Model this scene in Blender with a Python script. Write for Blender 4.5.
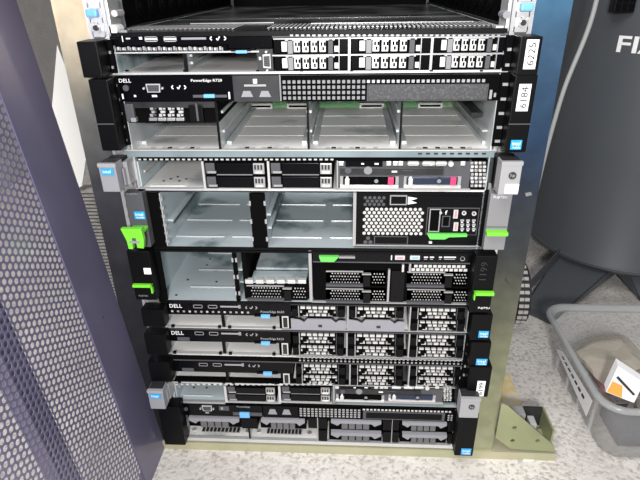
import bpy, bmesh, math, random
from mathutils import Vector, Matrix
random.seed(4)
for o in list(bpy.data.objects): bpy.data.objects.remove(o)
SC = bpy.context.scene
COL = SC.collection
# ------------------------------------------------------------ camera
CP = Vector((0.049246, -0.607289, 0.675434))
RT = Vector((0.998482, 0.05284343, -0.01553246)).normalized()
UP = Vector((-0.00964572, 0.44540828, 0.89527561)).normalized()
FW = Vector((-0.05422772, 0.89376677, -0.44524186)).normalized()
FPX = 522.14
cd = bpy.data.cameras.new('camera'); cam = bpy.data.objects.new('camera', cd); COL.objects.link(cam)
cd.sensor_fit = 'HORIZONTAL'; cd.sensor_width = 36; cd.lens = FPX*36/640; cd.clip_start = 0.01
M3 = Matrix((RT, UP, -FW)).transposed()
cam.matrix_world = Matrix.Translation(CP) @ M3.to_4x4()
SC.camera = cam
# ------------------------------------------------------------ world, light, exposure
w = bpy.data.worlds.new('world'); SC.world = w; w.use_nodes = True
w.node_tree.nodes['Background'].inputs[0].default_value = (.95, .95, 1, 1)
w.node_tree.nodes['Background'].inputs[1].default_value = .26
def area(name, loc, aim, size, power, col=(1, 1, 1)):
    l = bpy.data.lights.new(name, 'AREA'); l.shape = 'SQUARE'; l.size = size; l.energy = power; l.color = col
    o = bpy.data.objects.new(name, l); COL.objects.link(o); o.location = loc
    o.rotation_euler = (Vector(aim)-Vector(loc)).to_track_quat('-Z', 'Y').to_euler(); return o
area('camera_lamp', (.06, -1.0, .80), (0, .1, .2), .10, 15, (1, .985, .97))
area('side_fill', (-.78, -.9, 2.0), (-.6, .6, .2), .6, 22, (1, .98, .95))  # added fill light for the white board and the area behind the door
area('ceiling_lamp', (-.1, -1.1, 2.2), (0, .1, .1), 1.3, 22, (1, .985, .96))
SC.view_settings.view_transform = 'Standard'; SC.view_settings.look = 'None'
SC.view_settings.exposure = 0.08; SC.view_settings.gamma = 1; SC.view_settings.use_curve_mapping = False
FLOOR = -.016
# ------------------------------------------------------------ helpers
def at(px, py, y=0.):
    "point of the plane y=const behind a pixel of the 640x480 frame"
    d = FW + RT*((px-320)/FPX) - UP*((py-240)/FPX)
    return CP + d*((y-CP.y)/d.y)
def atz(px, py, z):
    d = FW + RT*((px-320)/FPX) - UP*((py-240)/FPX)
    return CP + d*((z-CP.z)/d.z)
def rc(x0, y0, x1, y1, y=0.):
    "pixel rectangle -> x0, x1, z0, z1 in metres on the plane y"
    cx, cy = (x0+x1)/2, (y0+y1)/2
    return at(x0, cy, y).x, at(x1, cy, y).x, at(cx, y1, y).z, at(cx, y0, y).z
def mat(name, col, rough=.5, metal=0., noise=None, bump=0., spec=.5, trans=0., coat=0., bscale=60):
    m = bpy.data.materials.new(name); m.use_nodes = True; nt = m.node_tree; b = nt.nodes['Principled BSDF']
    b.inputs['Base Color'].default_value = (*col, 1); b.inputs['Roughness'].default_value = rough
    b.inputs['Metallic'].default_value = metal; b.inputs['Specular IOR Level'].default_value = spec
    b.inputs['Transmission Weight'].default_value = trans; b.inputs['Coat Weight'].default_value = coat
    tc = nt.nodes.new('ShaderNodeTexCoord')
    if noise:
        col2, scale, lo, hi = noise
        n = nt.nodes.new('ShaderNodeTexNoise'); n.inputs['Scale'].default_value = scale; n.inputs['Detail'].default_value = 6
        r = nt.nodes.new('ShaderNodeValToRGB'); r.color_ramp.elements[0].position = lo; r.color_ramp.elements[1].position = hi
        r.color_ramp.elements[0].color = (*col, 1); r.color_ramp.elements[1].color = (*col2, 1)
        nt.links.new(tc.outputs['Object'], n.inputs['Vector']); nt.links.new(n.outputs['Fac'], r.inputs['Fac'])
        nt.links.new(r.outputs['Color'], b.inputs['Base Color'])
    if bump:
        n2 = nt.nodes.new('ShaderNodeTexNoise'); n2.inputs['Scale'].default_value = bscale; n2.inputs['Detail'].default_value = 8
        bp = nt.nodes.new('ShaderNodeBump'); bp.inputs['Strength'].default_value = bump; bp.inputs['Distance'].default_value = .002
        nt.links.new(tc.outputs['Object'], n2.inputs['Vector']); nt.links.new(n2.outputs['Fac'], bp.inputs['Height'])
        nt.links.new(bp.outputs['Normal'], b.inputs['Normal'])
    return m
M = dict(
 black=mat('black_plastic', (.0015, .0015, .002), .42, spec=.16),
 gloss=mat('gloss_black', (.001, .001, .002), .2, spec=.2),
 matte=mat('matte_black', (.0015, .0015, .0015), .8, spec=.06),
 dark=mat('dark_steel', (.035, .035, .038), .4, .3, ((.014, .014, .016), 30, .4, .7)),
 lid=mat('black_lid', (.02, .021, .023), .28, .3, ((.13, .135, .14), 14, .42, .7)),  # lighter noise paints the grey sheen streaks into the lid colour
 dgrey=mat('dark_grey_plastic', (.07, .072, .08), .5, spec=.3),
 rib=mat('rib_grey_plastic', (.12, .12, .125), .5, spec=.3),
 strip=mat('dull_blue_steel', (.24, .30, .32), .45, .4, ((.14, .18, .2), 12, .45, .7)),
 mgrey=mat('mid_grey_plastic', (.2, .2, .21), .45),
 galv=mat('galvanized_steel', (.60, .63, .64), .42, .35, ((.40, .44, .46), 14, .45, .7)),
 galvw=mat('galvanized_floor', (.78, .77, .75), .5, .15, ((.36, .37, .38), 15, .54, .70)),
 galvb=mat('galvanized_bluish', (.50, .57, .60), .4, .3, ((.17, .23, .25), 11, .54, .63)),
 bright=mat('bright_steel', (.70, .71, .71), .32, .6),
 silver=mat('silver_grille', (.66, .66, .65), .35, .5),
 smoke=mat('dim_silver', (.42, .42, .43), .35, .5),
 white=mat('white_paper', (.90, .90, .88), .7),
 ink=mat('black_ink', (.02, .02, .02), .7),
 print=mat('white_print', (.8, .8, .8), .6),
 lgrey=mat('light_grey_plastic', (.25, .25, .275), .45, spec=.3),
 hpl=mat('pale_grey_plastic', (.30, .30, .31), .45, spec=.3),
 green=mat('lime_plastic', (.16, .62, .03), .4),
 gdark=mat('green_plastic', (.12, .55, .09), .4),
 blue=mat('blue_plastic', (.15, .42, .75), .4),
 stick=mat('blue_sticker', (.02, .32, .68), .4),
 pink=mat('magenta_plastic', (.62, .04, .13), .4),
 pcb=mat('green_circuit_board', (.16, .42, .18), .5, 0, ((.4, .42, .3), 120, .55, .62)),
 navy=mat('navy_plastic', (.012, .02, .045), .35),
 speck=mat('speckled_grey', (.04, .04, .045), .6, 0, ((.085, .085, .085), 400, .5, .65)),
 steel=mat('clean_zinc', (.75, .76, .76), .3, .8),
 purple=mat('purple_paint', (.135, .126, .205), .36, .3, ((.19, .175, .28), 5, .45, .8), coat=.4),
 tank=mat('tank_grey_paint', (.066, .073, .083), .45, .0, bump=.1, bscale=400),
 rubber=mat('black_rubber', (.02, .02, .02), .8),
 hose=mat('grey_hose', (.33, .34, .34), .5),
 tread=mat('worn_grey_tread', (.42, .41, .40), .8),
 cardw=mat('white_card', (.75, .74, .75), .6),
 cardo=mat('orange_card', (.75, .33, .06), .6),
 cardp=mat('pink_packet', (.55, .22, .27), .6),
 darkp=mat('dark_packet', (.06, .06, .08), .5),
)
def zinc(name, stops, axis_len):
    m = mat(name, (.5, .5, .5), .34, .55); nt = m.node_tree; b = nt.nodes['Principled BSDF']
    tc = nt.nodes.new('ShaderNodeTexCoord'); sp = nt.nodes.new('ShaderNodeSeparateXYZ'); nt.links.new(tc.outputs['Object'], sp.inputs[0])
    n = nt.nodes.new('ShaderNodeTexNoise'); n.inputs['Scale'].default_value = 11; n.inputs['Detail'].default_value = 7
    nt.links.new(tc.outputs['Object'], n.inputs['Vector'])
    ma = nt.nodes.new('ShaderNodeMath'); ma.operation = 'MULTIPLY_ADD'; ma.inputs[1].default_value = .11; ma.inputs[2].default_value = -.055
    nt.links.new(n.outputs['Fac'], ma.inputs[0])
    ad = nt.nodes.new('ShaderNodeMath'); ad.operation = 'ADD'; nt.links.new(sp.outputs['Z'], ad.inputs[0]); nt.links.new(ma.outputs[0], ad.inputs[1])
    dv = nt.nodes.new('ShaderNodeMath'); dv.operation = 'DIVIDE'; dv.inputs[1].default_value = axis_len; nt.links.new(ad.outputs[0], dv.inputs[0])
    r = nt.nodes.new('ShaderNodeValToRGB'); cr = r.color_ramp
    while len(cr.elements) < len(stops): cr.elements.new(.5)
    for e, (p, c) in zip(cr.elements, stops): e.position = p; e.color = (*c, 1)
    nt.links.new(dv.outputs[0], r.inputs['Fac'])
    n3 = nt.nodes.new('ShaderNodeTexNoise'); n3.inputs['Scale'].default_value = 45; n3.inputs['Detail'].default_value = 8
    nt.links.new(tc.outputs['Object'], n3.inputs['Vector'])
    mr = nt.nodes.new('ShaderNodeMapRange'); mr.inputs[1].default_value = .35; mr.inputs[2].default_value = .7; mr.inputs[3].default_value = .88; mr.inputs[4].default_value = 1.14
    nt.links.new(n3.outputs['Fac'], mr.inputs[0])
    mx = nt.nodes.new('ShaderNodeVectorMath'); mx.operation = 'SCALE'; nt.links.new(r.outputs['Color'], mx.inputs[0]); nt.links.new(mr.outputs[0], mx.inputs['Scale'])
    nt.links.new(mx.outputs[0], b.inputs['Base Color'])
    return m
# zinc uprights: reflections of the surroundings painted as colour bands by height
M['zincL'] = zinc('zinc_reflection_dark', [(.0, (.018, .019, .021)), (.5, (.035, .035, .042)), (.68, (.07, .07, .08)), (.82, (.20, .20, .18)), (.92, (.62, .54, .38)), (1, (.66, .56, .38))], .66)
M['zincR'] = zinc('zinc_reflection_blue', [(.0, (.36, .37, .24)), (.18, (.28, .29, .18)), (.40, (.12, .125, .09)), (.53, (.045, .05, .05)), (.66, (.035, .045, .065)), (.76, (.03, .06, .12)), (.92, (.05, .11, .19)), (1, (.06, .16, .27))], .66)
M['olive'] = mat('olive_plating', (.50, .47, .32), .4, .35, ((.38, .40, .26), 8, .4, .7))
M['gusset'] = mat('gusset_plating', (.34, .36, .20), .4, .4, ((.26, .28, .16), 9, .4, .7))
# clear bin plastic: thin see-through
def thin(name, col, alpha, rough=.15):
    m = mat(name, col, rough); m.node_tree.nodes['Principled BSDF'].inputs['Alpha'].default_value = alpha; return m
M['bin'] = thin('cloudy_clear_plastic', (.44, .445, .44), .30, .18)
M['binrim'] = thin('cloudy_clear_rim', (.36, .37, .375), .62, .2)
M['bag'] = thin('clear_polythene', (.40, .37, .31), .62, .10)
def concrete(name, a, b_, c, bumpy=.5, sc=9):
    m = mat(name, a, .85); nt = m.node_tree; b = nt.nodes['Principled BSDF']; tc = nt.nodes['Texture Coordinate'] if 'Texture Coordinate' in nt.nodes else nt.nodes.new('ShaderNodeTexCoord')
    n = nt.nodes.new('ShaderNodeTexNoise'); n.inputs['Scale'].default_value = sc; n.inputs['Detail'].default_value = 10; n.inputs['Roughness'].default_value = .7
    r = nt.nodes.new('ShaderNodeValToRGB'); r.color_ramp.elements[0].position = .35; r.color_ramp.elements[1].position = .65
    r.color_ramp.elements[0].color = (*b_, 1); r.color_ramp.elements[1].color = (*a, 1)
    n2 = nt.nodes.new('ShaderNodeTexNoise'); n2.inputs['Scale'].default_value = 160; n2.inputs['Detail'].default_value = 4
    r2 = nt.nodes.new('ShaderNodeValToRGB'); r2.color_ramp.elements[0].position = .30; r2.color_ramp.elements[1].position = .50
    mx = nt.nodes.new('ShaderNodeMix'); mx.data_type = 'RGBA'; mx.inputs[6].default_value = (*c, 1)
    for q in (n, n2): nt.links.new(tc.outputs['Object'], q.inputs['Vector'])
    nt.links.new(n.outputs['Fac'], r.inputs['Fac']); nt.links.new(n2.outputs['Fac'], r2.inputs['Fac'])
    nt.links.new(r2.outputs['Color'], mx.inputs[0]); nt.links.new(r.outputs['Color'], mx.inputs[7]); nt.links.new(mx.outputs[2], b.inputs['Base Color'])
    bp = nt.nodes.new('ShaderNodeBump'); bp.inputs['Strength'].default_value = bumpy; bp.inputs['Distance'].default_value = .003
    nt.links.new(n2.outputs['Fac'], bp.inputs['Height']); nt.links.new(bp.outputs['Normal'], b.inputs['Normal'])
    return m
M['floor'] = concrete('rough_concrete', (.66, .63, .60), (.50, .47, .44), (.34, .315, .30), .7, 5)
M['wall'] = concrete('grey_plaster', (.36, .35, .33), (.28, .27, .26), (.2, .2, .19), .4, 14)
M['wallg'] = concrete('light_plaster', (.62, .61, .59), (.52, .51, .49), (.42, .41, .40), .5, 14)
M['wallc'] = mat('cream_paint', (.6, .53, .4), .8)

SPLIT = {'status_marks', 'floor_ribs', 'drive_connector', 'contact_tab', 'handle', 'release_latch', 'drive_cage', 'port_cover', 'floor_slots', 'vent_grille', 'foot_bracket', 'bin_ribs', 'front_frame', 'release_button', 'vent_strip', 'front_lip', 'catch', 'side_rail', 'valve', 'slot_cover', 'usb_mark', 'optical_slot', 'drive_blank'}
class MB:
    def __init__(s): s.bm = bmesh.new(); s.ms = []
    def mi(s, m):
        m = M[m]
        if m not in s.ms: s.ms.append(m)
        return s.ms.index(m)
    def box(s, x0, x1, y0, y1, z0, z1, m, bev=0.):
        if x1 < x0: x0, x1 = x1, x0
        if z1 < z0: z0, z1 = z1, z0
        mt = Matrix.Translation(((x0+x1)/2, (y0+y1)/2, (z0+z1)/2)) @ Matrix.Diagonal((x1-x0, y1-y0, z1-z0, 1))
        r = bmesh.ops.create_cube(s.bm, size=1, matrix=mt); i = s.mi(m)
        fs = {f for v in r['verts'] for f in v.link_faces}
        for f in fs: f.material_index = i
        if bev:
            es = list({e for v in r['verts'] for e in v.link_edges})
            q = bmesh.ops.bevel(s.bm, geom=es, offset=bev, segments=2, affect='EDGES', profile=.6)
            for f in q['faces']: f.material_index = i
        return s
    def r(s, px, d0, d1, m, bev=0., y=None):
        "box whose front face covers the pixel rectangle px at depth d0, running back to d1"
        x0, x1, z0, z1 = rc(*px, d0 if y is None else y)
        return s.box(x0, x1, d0, d1, z0, z1, m, bev)
    def cyl(s, c, rad, depth, axis, m, seg=16, r2=None):
        rot = {'x': Matrix.Rotation(math.pi/2, 4, 'Y'), 'y': Matrix.Rotation(math.pi/2, 4, 'X'), 'z': Matrix.Identity(4)}[axis]
        r = bmesh.ops.create_cone(s.bm, cap_ends=True, segments=seg, radius1=rad, radius2=rad if r2 is None else r2, depth=depth, matrix=Matrix.Translation(c) @ rot)
        i = s.mi(m)
        for f in {f for v in r['verts'] for f in v.link_faces}: f.material_index = i
        return s
    def poly(s, pts, thick, m):
        "flat polygon given by 3d points, extruded by the vector thick"
        i = s.mi(m); a = [s.bm.verts.new(p) for p in pts]; b = [s.bm.verts.new(Vector(p)+Vector(thick)) for p in pts]
        fs = [s.bm.faces.new(a), s.bm.faces.new(b[::-1])]
        for k in range(len(a)):
            j = (k+1) % len(a); fs.append(s.bm.faces.new((a[k], b[k], b[j], a[j])))
        for f in fs: f.material_index = i
        return s
    def build(s, name, parent=None, smooth=False):
        if name in SPLIT: s.split(name, parent)
        return s.build1(name, parent, smooth)
    def split(s, name, parent):
        "pieces that stand apart become objects of their own; the largest stays here"
        bm = s.bm; bm.faces.ensure_lookup_table(); seen = set(); isl = []
        for f in bm.faces:
            if f in seen: continue
            st = [f]; seen.add(f); cur = []
            while st:
                g = st.pop(); cur.append(g)
                for v in g.verts:
                    for h in v.link_faces:
                        if h not in seen: seen.add(h); st.append(h)
            cs = [v.co for g in cur for v in g.verts]
            isl.append([[min(c[i] for c in cs) for i in range(3)], [max(c[i] for c in cs) for i in range(3)], cur])
        tol = .0016; ch = True
        while ch:
            ch = False
            for i in range(len(isl)):
                for j in range(i+1, len(isl)):
                    a, b = isl[i], isl[j]
                    if all(a[0][k]-tol <= b[1][k] and b[0][k]-tol <= a[1][k] for k in range(3)):
                        isl[i] = [[min(a[0][k], b[0][k]) for k in range(3)], [max(a[1][k], b[1][k]) for k in range(3)], a[2]+b[2]]; del isl[j]; ch = True; break
                if ch: break
        if not 1 < len(isl) <= 16: return
        isl.sort(key=lambda a: -len(a[2]))
        for q in isl[1:]:
            n = MB(); n.ms = list(s.ms); mp = {}
            for f in q[2]:
                vs = []
                for v in f.verts:
                    if v not in mp: mp[v] = n.bm.verts.new(v.co)
                    vs.append(mp[v])
                n.bm.faces.new(vs).material_index = f.material_index
            n.build1(name, parent)
        bmesh.ops.delete(bm, geom=[v for q in isl[1:] for v in {v for f in q[2] for v in f.verts}], context='VERTS')
    def build1(s, name, parent=None, smooth=False):
        bmesh.ops.recalc_face_normals(s.bm, faces=s.bm.faces)
        me = bpy.data.meshes.new(name); s.bm.to_mesh(me); s.bm.free()
        for m in s.ms: me.materials.append(m)
        if smooth:
            for p in me.polygons: p.use_smooth = True
        o = bpy.data.objects.new(name, me); COL.objects.link(o)
        if parent: o.parent = parent; o.matrix_parent_inverse = Matrix.Translation(-parent_loc(parent))
        return o
def parent_loc(p):
    "parts stay at world coordinates: only the thing's own Empty carries an offset"
    return Vector(p.location) if p.parent is None else Vector((0, 0, 0))
def thing(name, label, cat, loc=(0, 0, 0), group=None):
    o = bpy.data.objects.new(name, None); COL.objects.link(o); o.location = loc; o.empty_display_size = .02
    o['label'] = label; o['category'] = cat
    if group: o['group'] = group
    return o
def tag(o, label, cat, group=None):
    o['label'] = label; o['category'] = cat
    if group: o['group'] = group
    return o
def text(body, x0, x1, z0, z1, y, m, parent, rot=0., name='lettering'):
    cu = bpy.data.curves.new('t', 'FONT'); cu.body = body; cu.extrude = .02; cu.resolution_u = 2
    to = bpy.data.objects.new('t', cu); COL.objects.link(to); bpy.context.view_layer.update()
    me = bpy.data.meshes.new_from_object(to.evaluated_get(bpy.context.evaluated_depsgraph_get()))
    bpy.data.objects.remove(to)
    R = Matrix.Rotation(rot, 4, 'Z')
    for v in me.vertices: v.co = R @ v.co
    xs = [v.co.x for v in me.vertices]; ys = [v.co.y for v in me.vertices]
    ax, bx, ay, by = min(xs), max(xs), min(ys), max(ys)
    for v in me.vertices:
        a = (v.co.x-ax)/(bx-ax); b = (v.co.y-ay)/(by-ay)
        v.co = Vector((x0+a*(x1-x0), y - (.0004 if v.co.z > 0 else 0), z0+b*(z1-z0)))
    me.materials.clear(); me.materials.append(M[m]); me.name = name
    o = bpy.data.objects.new(name, me); COL.objects.link(o)
    if parent: o.parent = parent; o.matrix_parent_inverse = Matrix.Translation(-parent_loc(parent))
    return o
def tx(body, px, y, m, parent, rot=0., name='lettering'):
    x0, x1, z0, z1 = rc(*px, y); return text(body, x0, x1, z0, z1, y, m, parent, rot, name)

# ------------------------------------------------------------ setting
def struct(o, label=None):
    o['kind'] = 'structure'
    if label: o['label'] = label
    return o
struct(MB().box(-2.2, 2.6, -2.2, 2.3, FLOOR-.05, FLOOR, 'floor').build('floor'), 'pale rough concrete floor')
struct(MB().box(-2.2, 2.6, 2.3, 2.4, FLOOR-.05, 2.6, 'wall').build('wall_back'), 'grey plaster wall behind the rack')
struct(MB().box(-1.35, -1.25, -2.2, 2.4, FLOOR-.05, 2.6, 'wallg').build('wall_left'), 'light grey plaster wall at the left')

# ------------------------------------------------------------ rack frame
rack = thing('server_rack', 'open zinc plated rack frame holding the stack of servers', 'rack', (0, .02, FLOOR))
PT = 1.05
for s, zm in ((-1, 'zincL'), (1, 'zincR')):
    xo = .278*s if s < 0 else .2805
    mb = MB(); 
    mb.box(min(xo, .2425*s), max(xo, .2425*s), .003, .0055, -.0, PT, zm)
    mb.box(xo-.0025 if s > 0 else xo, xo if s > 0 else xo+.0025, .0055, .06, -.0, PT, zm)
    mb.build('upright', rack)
    # punched mounting flange inside the upright
    mb = MB()
    fx0, fx1 = sorted((.2425*s, .2195*s)); zz = .0
    mb.box(fx0, fx0+.005, .0035, .0055, 0, PT, 'steel'); mb.box(fx1-.005, fx1, .0035, .0055, 0, PT, 'steel')
    n = int(PT/.01482)
    for k in range(n): mb.box(fx0+.004, fx1-.004, .0035, .0055, k*.01482, k*.01482+.0055, 'steel')
    mb.build('mounting_flange', rack)
    mb = MB(); mb.box(min(xo, .2195*s), max(xo, .2195*s), .70, .703, -.0, PT, 'dark'); mb.box(xo-.0015, xo+.0015, .66, .70, -.0, PT, 'dark'); mb.build('rear_upright', rack)
mb = MB(); x0, x1 = at(160, 448).x, at(556, 452).x
mb.box(-.262, .381, -.001, .004, FLOOR, .0, 'olive'); mb.box(-.262, .381, .004, .05, FLOOR+.001, FLOOR+.003, 'olive'); mb.box(-.262, .381, .004, .05, -.003, .0, 'olive')
mb.build('base_bar', rack)
for s in (-1, 1):
    mb = MB(); mb.box(.262*s-.012, .262*s+.012, .05, .74, FLOOR, .0, 'olive'); mb.build('side_bar', rack)
MB().box(-.262, .262, .70, .74, PT, PT+.03, 'dark').build('rear_top_bar', rack)
MB().box(-.278, .278, .744, .746, FLOOR, PT+.03, 'matte').build('dark_backing', rack)  # added black sheet standing in for the dark rack interior
MB().box(-.281, .281, .0, .04, PT, PT+.03, 'olive').build('front_top_bar', rack)
# gussets with three bolt holes
def plate_with_holes(pts, holes, y, thick, m, name):
    bm = bmesh.new(); loops = []
    def ring(ps):
        vs = [bm.verts.new((p[0], y, p[1])) for p in ps]; return [bm.edges.new((vs[i], vs[(i+1) % len(vs)])) for i in range(len(vs))]
    es = ring(pts)
    for (hx, hz, hr) in holes: es += ring([(hx+hr*math.cos(a*math.pi/6), hz+hr*math.sin(a*math.pi/6)) for a in range(12)])
    bmesh.ops.triangle_fill(bm, edges=es, use_beauty=True)
    r = bmesh.ops.extrude_face_region(bm, geom=list(bm.faces)); bmesh.ops.translate(bm, verts=[v for v in r['geom'] if isinstance(v, bmesh.types.BMVert)], vec=(0, thick, 0))
    bmesh.ops.recalc_face_normals(bm, faces=bm.faces)
    me = bpy.data.meshes.new(name); bm.to_mesh(me); bm.free(); me.materials.append(M[m])
    o = bpy.data.objects.new(name, me); COL.objects.link(o); o.parent = rack; o.matrix_parent_inverse = Matrix.Translation(-parent_loc(rack)); return o
def xz(px, py, y=0.): p = at(px, py, y); return (p.x, p.z)
gp = [xz(501, 402), xz(507, 404), xz(553, 444), xz(555, 450), xz(510, 447), xz(495, 436)]
hl = [(*xz(514, 426), .0035), (*xz(512, 439), .0035), (*xz(537, 439), .0035)]
plate_with_holes(gp, hl, -.0035, .0025, 'gusset', 'gusset_plate')
mb = MB(); mb.box(.31, .372, .058, .062, .0, .038, 'dark'); mb.box(.372, .375, .01, .062, .0, .038, 'gusset'); mb.box(.345, .356, .03, .05, .0, .03, 'bright', .002); mb.box(.31, .335, .03, .05, .0, .05, 'smoke', .001); mb.build('foot_bracket', rack)

def mark(pts, m, name):
    MB().poly([at(a, b, .003) for a, b in pts], (0, -.0002, 0), m).build(name, rack)
mark([(516, 213), (519, 218), (522, 221), (519, 220), (516, 216)], 'ink', 'ink_mark')
mark([(505.5, 277), (507, 281), (511, 284.5), (507.5, 283), (505, 280)], 'ink', 'ink_mark')
mark([(525, 193), (531, 192), (532, 195), (526, 196.5)], 'mgrey', 'scuff')
# ------------------------------------------------------------ server building blocks
def chassis(t, z0, z1, m='galvb', deep=.62, bayz=None, back=.24, lid='lid', lip=.0025, front=True, floor='galvw', board='pcb', hw=.2165):
    mb = MB()
    mb.box(-hw, hw, .001, deep, z0+.0006, z0+lip, floor); mb.box(-hw, -hw+.0016, .001, deep, z0+.0006, z1, m); mb.box(hw-.0016, hw, .001, deep, z0+.0006, z1, m)
    mb.box(-hw, hw, .004, deep, z1-.0016, z1-.0004, lid); mb.box(-hw, hw, deep, deep+.002, z0+.0006, z1-.0004, 'dark')
    mb.build('chassis', t)
    MB().box(-hw+.002, hw-.002, back, back+.002, z0+lip, z1-.002, board).build('backplane', t)
def divider(t, px, z0, z1, back, m='galv', edge='black', ew=.0016):
    x = at(px[0], px[1]).x
    mb = MB(); mb.box(x-ew/2-.0002, x+ew/2+.0002, .0005, .003, z0, z1, edge); mb.box(x-.0006, x+.0006, .003, back, z0, z1, m)
    for k in range(2):
        zz = z0+(z1-z0)*(.3+.4*k); mb.box(x-.0032, x+.0032, .02, back-.03, zz, zz+.003, m)
    return mb.build('bay_divider', t)
def ear(t, px, z0, z1, depth, m='black', side=-1, hw=None, name='rack_ear', bev=.0015):
    x0, x1 = rc(*px, -depth)[:2]
    mb = MB(); mb.box(x0, x1, -depth, -.0005, z0, z1, m, bev)
    # latch body behind the cover that reaches the chassis
    xi = (x1, -.2165) if side < 0 else (.2165, x0)
    if xi[1] > xi[0]+.001:
        mb.box(xi[0]-.001, xi[1]+.001, -.004, .0, z0+.001, z1-.001, 'matte'); 
        k = 0; zz = z0+.006
        while zz < z1-.006:
            mb.box(xi[0]+.001, xi[1]-.001, -.006, -.004, zz, zz+.003, 'smoke'); zz += .016
    o = mb.build(name, t)
    return o, x0, x1
def ports_usb(t, px, y=-.0012, m='smoke'):
    x0, x1, z0, z1 = rc(*px, y)
    mb = MB(); e = .0009
    mb.box(x0, x1, y, y+.004, z0, z0+e, m); mb.box(x0, x1, y, y+.004, z1-e, z1, m); mb.box(x0, x0+e, y, y+.004, z0, z1, m); mb.box(x1-e, x1, y, y+.004, z0, z1, m)
    mb.box(x0+e, x1-e, y+.0006, y+.004, (z0+z1)/2-.0009, (z0+z1)/2+.0009, 'white'); return mb.build('usb_port', t)
def port_vga(t, px, y=-.0015, vert=False):
    x0, x1, z0, z1 = rc(*px, y); cx, cz = (x0+x1)/2, (z0+z1)/2; w, h = (x1-x0)/2, (z1-z0)/2
    mb = MB()
    if vert: pts = [(-w, -h*.9), (w, -h), (w, h), (-w, h*.9)]
    else: pts = [(-w*.88, -h), (w*.88, -h), (w, h), (-w, h)]
    mb.poly([(cx+a, y, cz+b) for a, b in pts], (0, .003, 0), 'bright')
    mb.poly([(cx+a*.82, y-.0005, cz+b*.76) for a, b in pts], (0, .001, 0), 'dgrey')
    for i in range(3):
        for j in range(5):
            a, b = (j-2)*.3, (i-1)*.4
            if vert: a, b = b, a
            mb.box(cx+a*w-.0004, cx+a*w+.0004, y-.0008, y, cz+b*h-.0004, cz+b*h+.0004, 'matte')
    s = 1.28
    for k in (-1, 1):
        c = (cx, y, cz+k*h*s) if vert else (cx+k*w*s, y, cz)
        mb.cyl(c, .0014, .003, 'y', 'bright', 6)
    return mb.build('vga_port', t)
def marks(t, px, y, m='print', name='button_row'):
    "arrow, tick, arrow"
    x0, x1, z0, z1 = rc(*px, y); cx, cz = (x0+x1)/2, (z0+z1)/2; h = (z1-z0)/2; mb = MB(); q = .0006
    def stroke(a, b):
        a = Vector((a[0], y, a[1])); b = Vector((b[0], y, b[1])); d = (b-a).normalized(); n = Vector((-d.z, 0, d.x))*q
        mb.poly([a-n, b-n, b+n, a+n], (0, -.0004, 0), m)
    stroke((x0+h, cz+h), (x0, cz)); stroke((x0, cz), (x0+h, cz-h)); stroke((x1-h, cz+h), (x1, cz)); stroke((x1, cz), (x1-h, cz-h))
    stroke((cx-h, cz), (cx-h*.2, cz-h)); stroke((cx-h*.2, cz-h), (cx+h, cz+h))
    return mb.build(name, t)
def sticker(t, px, y, m='stick'):
    x0, x1, z0, z1 = rc(*px, y)
    o = MB().box(x0, x1, y-.0005, y, z0, z1, m).build('sticker', t)
    w, h = x1-x0, z1-z0
    if m == 'stick':
        text('intel', x0+w*.12, x1-w*.15, z0+h*.45, z1-h*.15, y-.0006, 'print', o); text('inside', x0+w*.2, x1-w*.1, z0+h*.12, z0+h*.36, y-.0006, 'print', o)
    return o
def grid(mb, px, nx, nz, y, m, fill=.62, stag=False, hexa=False):
    x0, x1, z0, z1 = rc(*px, y); dx, dz = (x1-x0)/nx, (z1-z0)/nz
    for j in range(nz):
        for i in range(nx - (1 if stag and j % 2 else 0)):
            cx = x0+(i+.5+(.5 if stag and j % 2 else 0))*dx; cz = z0+(j+.5)*dz
            if hexa:
                r_ = min(dx*1.05, dz*1.1)*fill/1.35
                mb.poly([(cx+r_*math.cos(a), y, cz+r_*math.sin(a)) for a in (math.pi*k/3+math.pi/6 for k in range(6))], (0, -.0005, 0), m)
            else: mb.box(cx-dx*fill/2, cx+dx*fill/2, y-.0005, y, cz-dz*fill/2, cz+dz*fill/2, m)
def carrier_silver(t, x0, x1, z0, z1, y=.0):
    "small carrier: black handle boxes at both ends, four silver vented cells between"
    w, h = x1-x0, z1-z0; X = lambda a: x0+w*a; Z = lambda a: z0+h*a
    mb = MB(); mb.box(x0, x1, y+.002, y+.09, z0, z1, 'matte'); mb.box(x0, x1, y, y+.004, Z(.93), z1, 'smoke'); c = mb.build('drive_carrier', t)
    mb = MB()
    for k in range(4):
        a = X(.27+.115*k); b = a+w*.088
        mb.box(a, b, y-.001, y+.002, Z(.14), Z(.84), 'silver', .0006)
        mb.box(a+w*.02, a+w*.045, y-.0013, y, Z(.52), Z(.75), 'matte'); mb.box(a+w*.06, a+w*.085, y-.0013, y, Z(.52), Z(.75), 'matte'); mb.box(a+w*.04, a+w*.065, y-.0013, y, Z(.24), Z(.46), 'matte')
    mb.box(X(.105), X(.18), y-.0005, y+.002, Z(.18), Z(.8), 'silver', .0005); mb.box(X(.82), X(.87), y-.0005, y+.002, Z(.15), Z(.5), 'silver')
    mb.build('vent_grille', c)
    mb = MB(); mb.box(X(.19), X(.26), y-.002, y+.002, Z(.05), Z(.95), 'mgrey', .0004); mb.box(X(.735), X(.8), y-.002, y+.002, Z(.05), Z(.95), 'dgrey', .0004)
    mb.box(X(.16), X(.82), y-.002, y+.001, Z(.86), Z(.97), 'smoke'); mb.build('release_latch', c)
    mb = MB(); mb.box(X(.01), X(.09), y-.001, y+.002, Z(.1), Z(.9), 'gloss'); mb.box(X(.89), X(.99), y-.001, y+.002, Z(.1), Z(.9), 'gloss'); mb.box(X(.875), X(.885), y-.002, y+.002, Z(.05), Z(.95), 'smoke'); mb.build('handle', c)
    return c
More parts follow.
